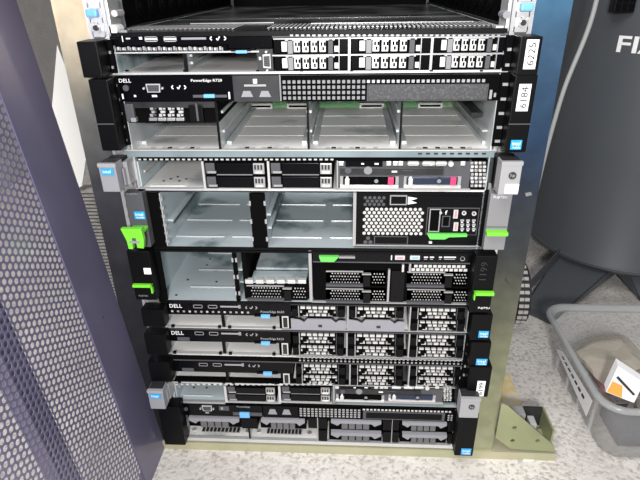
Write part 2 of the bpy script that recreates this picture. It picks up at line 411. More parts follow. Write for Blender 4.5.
def carrier_bars(t, x0, x1, z0, z1, y=.0, top=True):
    "dark carrier with rows of bright silver bars"
    w, h = x1-x0, z1-z0; X = lambda a: x0+w*a; Z = lambda a: z0+h*a
    mb = MB(); mb.box(x0, x1, y+.002, y+.09, z0, z1, 'matte'); c = mb.build('drive_carrier', t)
    mb = MB()
    for (n, a, b, zl, zh) in ((6, .15, .83, .74, .92), (4, .30, .68, .44, .60), (2, .15, .24, .42, .52), (2, .74, .83, .42, .52), (5, .2, .78, .14, .30)):
        if not top and n == 6: zl, zh = .72, .84
        d = (b-a)/n
        for k in range(n): mb.box(X(a+d*k+d*.12), X(a+d*(k+1)-d*.12), y-.001, y+.002, Z(zl), Z(zh), 'silver' if n == 6 or (k+n) % 3 else 'smoke')
    mb.build('vent_grille', c)
    mb = MB(); mb.box(X(.0), X(.11), y-.002, y+.002, Z(.1), Z(.75), 'black', .0005); mb.box(X(.87), X(.98), y-.002, y+.002, Z(.1), Z(.75), 'black', .0005)
    mb.box(X(.12), X(.135), y-.001, y+.002, Z(.05), Z(.95), 'smoke'); mb.box(X(.845), X(.855), y-.001, y+.002, Z(.05), Z(.95), 'dgrey'); mb.build('handle', c)
    mb = MB(); mb.box(X(.19), X(.27), y-.0025, y+.001, Z(.25), Z(.6), 'matte', .0004); mb.box(X(.71), X(.79), y-.0025, y+.001, Z(.25), Z(.6), 'matte', .0004); mb.build('release_latch', c)
    return c
def carrier_mesh(t, x0, x1, z0, z1, y=.0):
    "dark carrier faced with fine honeycomb mesh and a gap for the thumb latch"
    w, h = x1-x0, z1-z0; X = lambda a: x0+w*a; Z = lambda a: z0+h*a
    mb = MB(); mb.box(x0, x1, y+.003, y+.09, z0, z1, 'matte'); mb.box(x0, X(.62), y+.001, y+.004, Z(.9), Z(.96), 'smoke'); mb.box(x0, X(.62), y-.002, y+.004, Z(.02), Z(.14), 'dgrey'); c = mb.build('drive_carrier', t)
    mb = MB()
    for (a, b, n) in ((.06, .58, 11), (.76, .99, 5)):
        dx = (b-a)*w/n
        for j in range(4):
            for i in range(n-(j % 2)):
                cx = X(a)+dx*(i+.5+.5*(j % 2)); cz = Z(.26+.19*j); q = .0011 if j > 1 else .0009
                mb.poly([(cx-q, y, cz), (cx, y, cz-q*.9), (cx+q, y, cz), (cx, y, cz+q*.9)], (0, .001, 0), 'silver' if (i*7+j*3) % 4 else 'smoke')
    mb.build('vent_grille', c)
    mb = MB(); mb.box(X(.62), X(.74), y-.002, y+.003, Z(.05), Z(.72), 'gloss', .0006); mb.box(X(.6), X(.75), y-.001, y+.003, Z(.78), Z(.84), 'smoke'); mb.build('release_latch', c)
    return c
def carrier_large(t, x0, x1, z0, z1, y=.0):
    "large carrier: grey arched handle over four dark ribs"
    w, h = x1-x0, z1-z0; X = lambda a: x0+w*a; Z = lambda a: z0+h*a
    mb = MB(); mb.box(x0, x1, y+.004, y+.12, z0, z1, 'matte'); c = mb.build('drive_carrier', t)
    pts = [(X(.04), y-.004, Z(.97)), (X(.98), y-.004, Z(.97)), (X(.98), y-.004, Z(.76)), (X(.86), y-.004, Z(.52)), (X(.80), y-.004, Z(.72)), (X(.22), y-.004, Z(.72)), (X(.16), y-.004, Z(.52)), (X(.04), y-.004, Z(.76))]
    mb = MB(); mb.poly(pts, (0, .007, 0), 'lgrey'); mb.build('handle', c)
    mb = MB()
    for k in range(4): mb.box(X(.24+.135*k), X(.24+.135*k+.115), y-.001, y+.004, Z(.10), Z(.66), 'rib', .0006)
    mb.build('vent_grille', c)
    return c
def blank_pair(t, px, y=.0):
    "two stacked drive blanks with a mechanism at the right end"
    x0, x1, z0, z1 = rc(*px, y); w = x1-x0; X = lambda a: x0+w*a; zm = (z0+z1)/2
    for a, b in ((z0, zm-.0005), (zm+.0005, z1)):
        h = b-a
        c = MB().box(x0, x1, y+.002, y+.08, a, b, 'matte').box(X(.2), X(.78), y-.001, y+.003, a+.0015, b-.001, 'gloss', .0006).box(X(.2), X(.78), y-.0005, y+.003, a, a+.0011, 'mgrey').build('drive_blank', t)
        mb = MB(); mb.box(X(.02), X(.17), y, y+.003, a+h*.1, a+h*.9, 'dgrey', .0004); mb.box(X(.05), X(.19), y-.0008, y+.001, a+h*.15, a+h*.3, 'smoke')
        mb.box(X(.80), X(.98), y-.001, y+.003, a+h*.1, a+h*.9, 'smoke', .0004)
        for k in range(3): mb.box(X(.82+.05*k), X(.85+.05*k), y-.0016, y, a+h*.45, a+h*.8, 'ink'); 
        mb.box(X(.83), X(.95), y-.0018, y, a+h*.15, a+h*.3, 'silver'); mb.build('release_latch', c)

SG = 'rack servers stacked in the frame'
# ============================================================ server 1 (top, 1U)
Z0, Z1 = .5815, .622
t = thing('rack_server', 'topmost slim rack server with black lid, six silver drive carriers and tag 6225', 'server', (0, 0, Z0), SG)
ZE = Z1; Z1 = .6268
chassis(t, Z0, Z1, back=.22, board='galv', floor='galvw', lip=.0022)
x = lambda p, q=55: at(p, q).x
# lid trim: perforated front strip
YV0, YV1 = atz(180, 29.4, Z1).y, atz(180, 25.6, Z1).y
mb = MB(); mb.box(-.2165, .2165, .0, .004, ZE, Z1, 'black')
for (a, b, n) in ((120, 238, 27), (268, 505, 50)):
    xa, xb = atz(a, 28, Z1).x, atz(b, 28, Z1).x; d = (xb-xa)/n
    for k in range(n): mb.poly([(xa+d*k, YV0, Z1+.0002), (xa+d*k+d*.5, YV0, Z1+.0002), (xa+d*k+d*.5+d*.3, YV1, Z1+.0002), (xa+d*k+d*.3, YV1, Z1+.0002)], (0, 0, .0004), 'silver')
mb.box(-.16, -.05, .12, .124, Z1, Z1+.001, 'smoke'); mb.box(-.0, .2, .095, .0965, Z1, Z1+.001, 'smoke'); mb.box(.06, .15, .105, .15, Z1, Z1+.0006, 'dark'); mb.box(-.21, .21, .2, .203, Z1, Z1+.0012, 'dark')
mb.build('lid_vents', t)
mb = MB(); mb.r((110, 36.5, 228, 45), .0, .05, 'gloss'); mb.r((228, 36.5, 272, 48), -.001, .05, 'gloss'); ctl = mb.build('control_panel', t)
ports_usb(ctl, (144.5, 36.5, 157.5, 41.8)); ports_usb(ctl, (163.5, 36.5, 176.5, 41.8))
mb = MB(); mb.r((181, 37.5, 206, 39.8), -.002, .0, 'lgrey', .0006); mb.build('slide_tag', ctl)
marks(ctl, (210, 36.5, 226, 40.2), -.0003); 
mb = MB(); mb.r((122, 36, 122.8, 42), -.0006, 0, 'print'); mb.r((126, 38, 130, 39.2), -.0006, 0, 'print'); mb.r((139, 37, 142, 39.5), -.0006, 0, 'print'); mb.build('status_marks', ctl)
mb = MB(); mb.r((111, 45.5, 227, 51.5), .002, .03, 'matte'); mb.r((111, 51.6, 259, 53), -.001, .01, 'bright')
for k in range(22):
    a = 112+5.1*k
    mb.r((a, 46.5+(k % 3)*.6, a+2.2, 50.3), -.0005, .002, 'silver' if k % 3 else 'smoke'); mb.r((a+2.8, 47.5, a+3.8, 50.8), -.0003, .002, 'smoke')
mb.build('vent_strip', t)
mb = MB(); mb.r((110, 71.2, 508, 73.6), -.001, .004, 'bright')
for k in (125, 183, 256, 300, 350, 430, 480): mb.r((k, 70, k+3, 71.6), -.0015, .001, 'black')
mb.build('front_lip', t)
mb = MB(); mb.r((235.5, 50.5, 247, 53.5), -.004, .0, 'blue', .0006); mb.r((231, 49.5, 251, 51.5), -.0025, .0, 'black'); mb.build('pull_tag', t)
mb = MB(); mb.r((257, 49, 273, 71), .0, .06, 'dark'); q = mb.build('port_panel', t); port_vga(q, (263, 54, 270.5, 68.5), vert=True); mb = MB(); mb.r((259, 57, 261, 60), -.001, .001, 'print'); mb.build('display_mark', q)
for p in (112, 185): 
    divider(t, (p, 62), Z0+.0022, at(185, 53).z, .22, 'galv', 'silver' if p == 112 else 'black', .002 if p == 112 else .0035)
mb = MB(); mb.r((108, 38, 110.5, 72), -.001, .02, 'bright'); mb.build('front_edge', t)
za, zb, zc, zd = at(350, 54).z, at(350, 37.6).z, at(350, 70.5).z, at(350, 54.6).z
for c0, c1 in ((274, 348), (351, 430), (433, 505)):
    carrier_silver(t, at(c0, 54).x, at(c1, 54).x, za, zb); carrier_silver(t, at(c0, 54).x, at(c1, 54).x, zc, zd)
mb = MB()
for p in (349.3, 431.5, 507): mb.r((p-1.3, 37, p+1.3, 71), -.001, .05, 'smoke')
mb.r((272, 53.8, 506, 55.2), -.0008, .01, 'smoke'); mb.r((272, 34.8, 508, 36.4), .0, .01, 'dgrey')
for k in range(38): mb.r((290+5.6*k, 34.6, 293+5.6*k, 36.3), -.0006, .0, 'smoke')
mb.build('drive_cage', t)
Z1 = ZE
o, ax, bx = ear(t, (79, 38, 99, 76), Z0+.002, Z1-.001, .03)
o, ax, bx = ear(t, (519, 32, 541, 72), Z0+.001, Z1-.001, .03, side=1)
def label_tag(t, px, body, y):
    x0, x1, z0, z1 = rc(*px, y); q = MB().box(x0, x1, y-.0006, y, z0, z1, 'white').build('paper_tag', t); w, h = x1-x0, z1-z0
    text(body, x0+w*.22, x1-w*.2, z0+h*.12, z1-h*.1, y-.0007, 'ink', q, math.pi/2)
label_tag(t, (525, 39.5, 537, 69), '6225', -.0302)
# ============================================================ server 2 (2U, large bays)
Z0, Z1 = .485, .5803
t = thing('rack_server', 'tall black rack server with four wide drive bays and tag 6184', 'server', (0, 0, Z0), SG)
chassis(t, Z0, Z1, m='galv', back=.24, lip=.007, board='pcb')
mb = MB(); mb.r((124, 149.8, 497, 151.2), -.0015, .004, 'bright'); mb.r((124, 151.4, 496, 157.2), -.001, .001, 'strip')
for k in range(9): mb.r((418+8*k, 153, 422+8*k, 154.5), -.0018, -.0008, 'dark')
mb.build('front_lip', t)
mb = MB(); mb.r((116, 75.5, 233, 101), -.002, .02, 'gloss'); ctl = mb.build('control_panel', t)
tx('DELL', (119, 78.8, 131, 82.5), -.0022, 'print', ctl); tx('PowerEdge R720', (191, 79, 222, 82.5), -.0022, 'print', ctl)
port_vga(ctl, (146, 84, 160.5, 92.5), -.004); marks(ctl, (171.5, 85.5, 186, 89), -.0024)
mb = MB(); mb.r((193, 95, 227, 97.5), -.004, -.002, 'dgrey'); mb.r((203.5, 94.5, 214.5, 98), -.005, -.001, 'blue', .0005); mb.build('pull_tag', ctl)
mb = MB(); mb.cyl(at(126, 88, -.003), .0035, .002, 'y', 'dgrey', 16); mb.build('power_button', ctl)
mb = MB(); mb.r((152, 95, 157, 97), -.0026, -.002, 'print'); mb.r((122, 94, 123.5, 99), -.0026, -.002, 'print'); mb.r((134, 95, 136, 97), -.0026, -.002, 'print'); mb.r((228.5, 92, 230, 99), -.0026, -.002, 'print'); mb.build('status_marks', ctl)
mb = MB(); mb.r((233, 75.5, 279, 101.5), -.001, .02, 'dark'); q = mb.build('port_panel', t)
for a in (241, 259):
    mb = MB(); x0, x1, z0, z1 = rc(a, 91, a+12, 97, -.002); mb.poly([(x0, -.0022, z0), (x1, -.0022, z0), (x1-.003, -.0022, z1), (x0+.003, -.0022, z1)], (0, .003, 0), 'lgrey'); mb.build('usb_port', q)
mb = MB(); mb.r((244, 84.5, 266, 86.5), -.0018, 0, 'smoke'); mb.r((253, 79, 257, 83.5), -.0018, 0, 'print'); mb.build('usb_mark', q)
mb = MB(); mb.r((280, 75.5, 499, 101), .0, .02, 'matte'); mb.r((279.5, 75, 281, 101), -.003, .01, 'mgrey'); g = mb.build('vent_panel', t)
mb = MB(); grid(mb, (282, 79, 366, 100.5), 17, 4, -.0005, 'mgrey', .6); grid(mb, (366, 78.5, 486, 83.5), 24, 1, -.0005, 'smoke', .6); mb.build('vent_grille', g)
mb = MB(); mb.r((368, 85.2, 487, 99.8), -.003, .02, 'speck', .0008); mb.r((367, 84.2, 488, 100.8), -.001, .01, 'dgrey'); mb.build('optical_drive', g)
mb = MB(); mb.r((489.5, 90, 492, 99), -.0015, .01, 'smoke'); mb.r((494, 93, 496, 97), -.0015, .01, 'smoke'); mb.build('release_button', g)
zb = at(300, 101.5).z; zf = Z0+.007
for p in (217.5, 308, 401): divider(t, (p, 125), zf, zb, .24, 'galv', 'black', .002)
# floor slots, pressed ribs and rails in the bays
mb = MB()
for (a, b) in ((147, 198), (237, 289), (325, 380), (418, 476)):
    xa, xb = at(a, 147).x, at(b, 147).x
    for k in range(9):
        if (k*5+int(a)) % 4: mb.box(xa+(xb-xa)*k/9, xa+(xb-xa)*(k+.75)/9, .009, .016, zf+.0001, zf+.0006, 'dark' if k % 2 else 'tread')
for yy in (.07, .12, .18):
    mb.box(-.21, .21, yy, yy+.0015, zf+.0001, zf+.0005, 'galv')
mb.build('floor_slots', t)
for p, s in ((217.5, 1), (308, 1), (308, -1), (401, -1), (401, 1), (498, -1), (128, 1)):
    xx = at(p, 140).x+s*.004; MB().box(min(xx, xx+s*.006), max(xx, xx+s*.006), .03, .22, zf+.0001, zf+.004, 'galv').build('bay_rail', t)
MB().box(.2, .214, .05, .2, zf+.028, zf+.034, 'dark').box(.208, .2145, .02, .22, zf+.018, zf+.02, 'bright').build('side_rail', t)
MB().box(-.214, -.2, .05, .2, zf+.022, zf+.028, 'dark').build('side_rail', t)
mb = MB()
for a in (262, 300, 372, 430, 470):
    p = at(a, 108, .236); mb.box(p.x-.02, p.x+.018, .228, .24, zf+.001, zf+.009, 'white'); mb.box(p.x-.017, p.x+.015, .2275, .23, zf+.003, zf+.006, 'matte')
mb.build('drive_connector', t)
x0, x1, z0, z1 = rc(117, 102, 217, 123.5)
c = MB().box(x0+.008, x1, .004, .12, z0, z1, 'matte').box(x0+.008, x1, .001, .006, z1-.007, z1, 'dark').build('drive_carrier', t)
mb = MB()
for k in range(4):
    a = 150+9*k
    for j in range(3): mb.r((a+1.5*(j % 2), 107.5+3.3*j, a+3+1.5*(j % 2), 110+3.3*j), .001, .004, 'smoke' if k == 0 else 'silver'); mb.r((a+4, 107.5+3.3*j, a+6.2, 109.5+3.3*j), .0015, .004, 'silver' if k else 'dgrey')
    mb.r((a-1, 118, a+7, 121), -.001, .004, 'mgrey' if k == 0 else 'smoke', .0006)
mb.build('vent_grille', c)
MB().r((125, 104, 134, 122), -.002, .004, 'dgrey', .0015).r((131, 118, 136, 122), -.003, .003, 'smoke').build('handle', c)
MB().r((189, 105, 203, 122), -.001, .004, 'black', .001).r((196, 103.5, 198, 121), -.002, .004, 'dgrey').build('release_latch', c)
o, ax, bx = ear(t, (95, 79, 114, 152), at(105, 151, -.025).z, at(95, 79.5, -.025).z, .025)
o, ax, bx = ear(t, (510, 76, 532, 152), at(515, 152.5, -.025).z, at(520, 75, -.025).z, .025, side=1)
MB().box(ax, bx, -.0258, -.025, at(515, 124, -.025).z-.0005, at(515, 124, -.025).z+.0005, 'dgrey').build('ear_seam', o)
label_tag(t, (517.5, 84, 529.5, 111), '6184', -.0252)
sticker(t, (510.5, 140, 521.5, 149.5), -.0252)
MB().box(at(95, 124, -.025).x, at(114, 124, -.025).x, -.0256, -.025, at(105, 124, -.025).z-.0006, at(105, 124, -.025).z+.0006, 'dgrey').build('ear_seam', t)
# ============================================================ HP style 1U servers
def hp_server(Z0, Z1, label, rows, cols, bay, ear_l, ear_r, top):
    t = thing('rack_server', label, 'server', (0, 0, Z0), SG)
    chassis(t, Z0, Z1, m='galvb', back=.15, board='galvb', lip=.0022, floor='galvw' if top else 'galvb')
    y0, y1 = rows; H = y1-y0
    Y = lambda a: y0+H*a
    xa, xb = cols[0]
    # dotted top edge
    mb = MB(); mb.r((bay[0], y0-3.2, cols[-1][1], y0-.4), .0, .01, 'matte')
    n = int((cols[-1][0]-bay[0])/5.5)
    for k in range(n): mb.r((bay[0]+5.5*k+1, y0-2.7, bay[0]+5.5*k+4, y0-1.2), -.0006, .0, 'silver')
    mb.build('vent_strip', t)
    mb = MB(); mb.r((bay[0]-1, y1-.8, bay[1]+2, y1+1), -.001, .004, 'bright' if top else 'smoke'); mb.r((bay[0]-1.2, y0, bay[0]+.8, y1), -.001, .008, 'bright' if top else 'galv')
    for (a, b) in cols[:2]: mb.r((a-2.4, y0, a-.2, y1), -.0015, .02, 'bright'); mb.r((a-2, y1-.8, b+1, y1+.8), -.001, .004, 'bright' if top else 'smoke')
    mb.build('front_frame', t)
    if not top: MB().box(at(cols[1][0], y1).x, .2165, -.0008, .001, Z0, Z0+.0026, 'matte').build('front_lip', t)
    # latch hardware left of the empty bay
    mb = MB(); x0, x1, z0, z1 = rc(bay[0]+1, y0+1, bay[0]+9, y1-2); mb.box(x0, x0+.0012, .004, .1, z0, z1, 'galvb'); mb.box(x0+.003, x0+.005, .012, .08, z0+.016, z0+.019, 'bright')
    for k in range(5): mb.cyl((x0+.02+.007*k, .03+.008*(k % 3), Z0+.0028), .0016, .001, 'z', 'dark', 10)
    mb.box(x0+.008, x0+.055, .012, .0135, Z0+.0023, Z0+.0034, 'bright'); mb.build('bay_guide', t)
    for c in cols[:2]: blank_pair(t, (c[0], y0+.6, c[1], y1-1))
    a, b = cols[2]; W = b-a; P = lambda f: a+W*f
    mb = MB(); mb.r((a-1, y0-1, b, y1+.6), .001, .05, 'dgrey'); mb.r((a-.8, y0-.8, a+.6, y1), -.001, .01, 'smoke'); mb.r((a, y1-1, b, y1+.6), -.001, .01, 'smoke'); q = mb.build('right_module', t)
    mb = MB(); mb.r((P(.06), Y(-.02), P(.34), Y(.18)), -.001, .01, 'gloss'); mb.r((P(.18), Y(.06), P(.2), Y(.11)), -.0015, 0, 'print'); mb.r((P(.28), Y(.06), P(.31), Y(.11)), -.0015, 0, 'print'); mb.build('display_slot', q)
    mb = MB()
    for i, f in enumerate((0.01, .37, .42, .46, .70, .93)): mb.r((P(f), Y(.0), P(f+.035), Y(.15)), -.0015, .003, 'silver' if i % 2 else 'bright', .0004)
    mb.build('port_cover', q)
    for f in (.53, .64, .74): ports_usb(q, (P(f), Y(.0), P(f+.085), Y(.15)), -.002, 'bright')
    mb = MB(); mb.cyl(at(P(.855), Y(.08), -.002), .0032, .004, 'y', 'silver', 16); mb.build('power_button', q)
    mb = MB(); mb.r((P(.02), Y(.22), P(.80), Y(.48)), -.002, .08, 'dark', .0006); q2 = mb.build('optical_drive', q)
    mb = MB(); mb.cyl(at(P(.08), Y(.32), -.0022), .004, .001, 'y', 'dgrey', 16); mb.cyl(at(P(.23), Y(.32), -.0022), .005, .001, 'y', 'mgrey', 16); mb.r((P(.41), Y(.34), P(.45), Y(.39)), -.003, -.001, 'print'); mb.r((P(.49), Y(.32), P(.57), Y(.34)), -.003, -.001, 'dgrey'); mb.build('eject_button', q2)
    for i, (f, g) in enumerate(((.02, .46), (.5, .93))):
        col = 'matte' if i == 0 else 'navy'
        X = lambda u: P(f+(g-f)*u)
        mb = MB(); mb.r((X(0), Y(.53), X(1), Y(.98)), .0005, .08, 'smoke'); mb.r((X(.0), Y(.87), X(1), Y(.96)), -.0012, .002, 'silver'); c = mb.build('drive_carrier', t)
        mb = MB(); mb.r((X(.05), Y(.56), X(.95), Y(.84)), -.002, .002, col, .0012); mb.cyl(at(X(.62), Y(.7), -.0025), .0045, .002, 'y', col, 20); mb.cyl(at(X(.62), Y(.7), -.0036), .0025, .0006, 'y', 'mgrey', 16); mb.build('handle', c)
        mb = MB(); mb.r((X(.08), Y(.62), X(.16), Y(.9)), -.0035, .0, 'silver', .0008); mb.r((X(.1), Y(.56), X(.14), Y(.66)), -.0033, .0, 'print'); mb.build('status_light', c)
        if top: mb = MB(); mb.r((X(.82), Y(.58), X(.92), Y(.85)), -.004, -.001, 'pink', .0004); mb.build('release_button', c)
    # ribbed bright metal at the right end
    mb = MB(); e0, e1 = b+.6, b+ (17 if top else 12)
    mb.r((e0, y0-1, e1+2, y1), .003, .03, 'matte')
    for j in range(7):
        for i in range(4 if top else 3):
            wv = (e1-e0)/4.; mb.r((e0+wv*i+.4*(j % 2), Y(.02+.135*j), e0+wv*i+wv*.72+.4*(j % 2), Y(.02+.135*j+.085)), -.001*(j % 3), .004, 'silver' if (i+j) % 3 else 'smoke', .0004)
    mb.build('end_vents', t)
    # protruding grey ears
    for s, (ex0, ey0, ex1, ey1), inner in ((-1, ear_l, None), (1, ear_r, None)):
        d = .04; x0, x1, z0, z1 = rc(ex0, ey0, ex1, ey1, -d)
        mb = MB(); mb.box(x0, x1, -d, -d+.02, z0, z1, 'lgrey' if s < 0 else 'hpl', .001); mb.box(x0+.001, x1-.001, -d+.02, .0, z0+.001, z1-.001, 'black'); mb.box(x0-.0005, x1+.0005, -d-.0006, -d+.004, z1-.004, z1+.0004, 'hpl'); mb.box(x0+.001, x1-.001, -d+.005, -d+.02, z1, z1+.0006, 'dark')
        if s < 0: mb.box(x1, -.2165, -.02, .0, z0+.002, z1-.004, 'smoke'); mb.box(x1+.001, -.219, -.027, -.02, z0+.004, z1-.01, 'lgrey', .001)
        else: mb.box(.2165, x0, -.006, .0, z0+.002, z1-.008, 'dark')
        e = mb.build('rack_ear', t); w, h = x1-x0, z1-z0
        if s < 0: 
            q = MB().box(x0+w*.15, x0+w*.85, -d-.0011, -d-.0004, z0+h*.62, z0+h*.85, 'stick').build('sticker', e); text('intel', x0+w*.25, x0+w*.7, z0+h*.69, z0+h*.80, -d-.0012, 'print', q)
        else:
            cx, cz = x0+w*.58, z0+h*(.60)
            mb = MB(); mb.cyl((cx, -d-.0008, cz), .0043, .0006, 'y', 'ink', 24); lg = mb.build('logo', e)
            text('hp', cx-.0026, cx+.0026, cz-.0026, cz+.0026, -d-.0013, 'hpl', lg)
            if top: 
                q = MB().box(x0+w*.3, x0+w*.97, -d-.0009, -d-.0003, z0+h*.06, z0+h*.34, 'white').build('paper_tag', e)
                mb = MB()
                for k in range(3): mb.box(x0+w*.36, x0+w*(.9-.1*(k % 2)), -d-.0013, -d-.0008, z0+h*(.12+.075*k), z0+h*(.14+.075*k), 'cardp')
                mb.build('printed_lines', q)
    return t
hp_server(.4398, .4842, 'slim silver framed server with pink drive buttons and pale grey ears, third from top', (161.5, 189.5), ((205, 266), (270, 333), (337.5, 470)), (137, 201), (100.5, 164, 117.5, 192), (500, 162, 520.5, 195), True)
# ============================================================ server 4 (2U, grey ears and green levers)
Z0, Z1 = .3580, .4388
t = thing('rack_server', 'tall server with two wide empty bays, hexagon vents, grey ears and green levers', 'server', (0, 0, Z0), SG)
chassis(t, Z0, Z1, m='galvb', back=.2, lip=.003, board='galvb', floor='galvb', hw=.2155)
zf = Z0+.003
mb = MB()
for (a, b) in ((169, 250), (268, 353)):
    xa, xb = at(a, 244).x, at(b, 244).x
    for yy in (.03, .085, .145): mb.box(xa, xa+(xb-xa)*.62, yy, yy+.004, zf, zf+.0012, 'bright', .0005); mb.box(xa+(xb-xa)*.72, xb, yy, yy+.004, zf, zf+.0012, 'bright', .0005)
mb.build('floor_ribs', t)
def blackdiv(t, px, z0, z1, back, m='galvb'):
    x0, x1, _, _ = rc(*px); mb = MB(); mb.box(x0, x1, .0, .004, z0, z1, 'matte'); mb.box(x0, x0+.0012, .004, back, z0, z1, m); mb.box(x1-.0012, x1, .004, back, z0, z1, m)
    n = 3
    for k in range(n): zz = z0+(z1-z0)*(k+.5)/n; mb.box(x0-.001, x0+.0014, -.001, .003, zz-.003, zz+.003, 'smoke'); mb.box(x1-.0015, x1+.001, -.001, .003, zz-.003, zz+.003, 'smoke')
    for k in (0.3, .55): zz = z0+(z1-z0)*k; mb.box(x1, x1+.005, .01, back-.02, zz, zz+.003, m); mb.box(x1+.0048, x1+.005, .01, back-.02, zz-.002, zz, 'dark')
    return mb.build('bay_divider', t)
blackdiv(t, (251, 193, 266, 245), zf, Z1-.002, .2)
xl = at(163, 220).x
mb = MB(); mb.box(-.2160, xl, -.001, .003, zf, Z1-.002, 'matte'); mb.box(xl, xl+.0012, .0, .2, zf, Z1-.002, 'galvb')
for k in range(6): mb.box(xl-.0006, xl+.004, -.001, .006, zf+.006+.012*k, zf+.010+.012*k, 'smoke')
mb.box(xl+.001, xl+.008, .015, .18, zf+.03, zf+.033, 'galvb'); mb.box(xl+.0078, xl+.008, .015, .18, zf+.026, zf+.03, 'dark'); mb.build('bay_divider', t)
mb = MB(); mb.r((354, 193, 484, 247), .001, .08, 'black'); pn = mb.build('front_panel', t)
mb = MB(); mb.r((353, 193, 356, 246), -.001, .01, 'smoke'); mb.build('panel_edge', t)
mb = MB(); grid(mb, (362, 207.5, 424, 235), 13, 8, .0008, 'silver', .60, True, True); mb.build('vent_grille', pn)
mb = MB(); grid(mb, (363, 196, 386, 206), 5, 3, .0008, 'dgrey', .62, True, True); grid(mb, (363, 236, 373, 244), 2, 2, .0008, 'dgrey', .62, True, True); mb.build('vent_grille', pn)
mb = MB(); mb.r((390, 195.5, 407, 205), -.0006, .002, 'smoke'); mb.r((391, 196.5, 406, 204), -.001, .002, 'gloss'); mb.r((407, 196, 479, 204.5), -.0006, .002, 'gloss'); 
x0, x1, z0, z1 = rc(408, 197, 417, 204.5, -.002); zm = (z0+z1)/2; mb.poly([(x0, -.002, z0), (x1, -.002, z0+(z1-z0)*.2), (x0+.003, -.002, zm), (x1, -.002, z1-(z1-z0)*.2), (x0, -.002, z1)], (0, .002, 0), 'print'); mb.build('optical_slot', pn)
mb = MB(); mb.r((426.5, 208, 478, 235), -.0008, .002, 'dgrey'); mb.r((427.2, 208.8, 477.3, 234.5), -.0012, .002, 'gloss'); cp = mb.build('control_panel', pn)
mb = MB(); mb.r((429, 209, 440, 232), -.0018, 0, 'smoke'); mb.r((430, 210, 439, 231), -.002, 0, 'matte'); mb.r((442, 216, 450, 227), -.002, 0, 'dgrey'); mb.r((443, 217, 449, 226), -.0024, 0, 'matte'); mb.build('bay_cover', cp)
tx('o', (439.5, 211.5, 442, 214), -.0022, 'print', cp); tx('f', (445, 210.5, 447.5, 214.5), -.0022, 'print', cp)
for yy in (210, 222.5): mb = MB(); mb.r((453.5, yy, 458, yy+8.5), -.0025, 0, 'silver'); mb.r((454.8, yy+1, 456.8, yy+7.5), -.0028, 0, 'cardp'); mb.build('usb_port', cp)
for (a, b) in ((464, 213), (474, 213.5)): MB().cyl(at(a, b, -.002), .0028, .002, 'y', 'silver', 16).cyl(at(a, b, -.0032), .0012, .001, 'y', 'dark', 12).build('button', cp)
mb = MB()
for i in range(3):
    for j in range(3): mb.r((460.5+5.8*i, 219.5+4.2*j, 464+5.8*i, 221.6+4.2*j), -.002, 0, 'smoke'); mb.r((461+5.8*i, 222+4.2*j, 463+5.8*i, 222.8+4.2*j), -.0018, 0, 'print')
mb.build('status_marks', cp)
x0, x1, z0, z1 = rc(427, 234.5, 467, 239.5, -.006)
mb = MB(); w = x1-x0; mb.poly([(x0, -.006, z1), (x1, -.006, z1), (x1, -.006, z1-.003), (x0+w*.55, -.006, z1-.004), (x0+w*.45, -.006, z0), (x0+w*.08, -.006, z0)], (0, .006, 0), 'gdark'); mb.build('green_handle', t)
mb = MB(); mb.r((374, 236.5, 408, 244.5), -.0005, .002, 'dgrey'); mb.r((375, 237.2, 407, 243.8), -.001, .002, 'black'); mb.r((429, 242, 432, 243.5), -.0015, .002, 'print'); mb.build('slot_cover', pn)
mb = MB(); mb.r((356, 245.5, 480, 246.5), -.001, .004, 'smoke'); mb.box(-.2155, .2155, -.0018, .0, Z0, Z0+.0036, 'black'); mb.build('front_lip', t)
d = .015
x0, x1, z0, z1 = rc(129, 193, 146.5, 247, -d)
MB().box(x0, x1, -d, -.0005, z0, z1, 'dgrey', .001).box(x1-.001, -.2158, -.008, -.0005, z0, z1, 'matte').build('rack_ear', t)
tx('FUJITSU', (127.5, 193.3, 137.5, 195), -d-.0002, 'smoke', t)
sticker(t, (134.5, 211.5, 145, 219), -d-.0002)
x0, x1, z0, z1 = rc(122.5, 229, 144, 249, -.04); w = x1-x0
mb = MB(); h = z1-z0; mb.poly([(x0, -.04, z1), (x1-w*.06, -.04, z1), (x1-w*.02, -.04, z1-h*.55), (x1-w*.1, -.04, z0+h*.03), (x0+w*.62, -.04, z0+h*.06), (x0+w*.6, -.04, z0+h*.3), (x0+w*.42, -.04, z0+h*.3), (x0+w*.4, -.04, z0), (x0+w*.2, -.04, z0), (x0+w*.18, -.04, z0+h*.4)], (0, .006, 0), 'green')
mb.box(x0+w*.2, x1-w*.1, -.034, -d, z1-.010, z1-.007, 'green'); mb.build('green_lever', t)
MB().box(x0+w*.3, x0+w*.8, -.0408, -.04, z0+h*.3, z0+h*.42, 'smoke').box(x0+w*.45, x0+w*.62, -.0408, -.04, z0+h*.42, z0+h*.55, 'dgrey').build('lever_catch', t)
x0, x1, z0, z1 = rc(487, 194, 508.5, 250, -d)
MB().box(x0, x1, -d, -.0005, z0, z1, 'mgrey', .001).box(.2158, x0+.001, -.006, -.0005, z0, z1, 'matte').box(x0, x1, -d-.0006, -d, z0+(z1-z0)*.42, z0+(z1-z0)*.43, 'dgrey').build('rack_ear', t)
tx('FUJITSU', (493.5, 195.8, 507, 199), -d-.0002, 'print', t)
MB().r((487, 233, 508.5, 236.5), -.024, -d+.001, 'green', .001).build('green_lever', t)
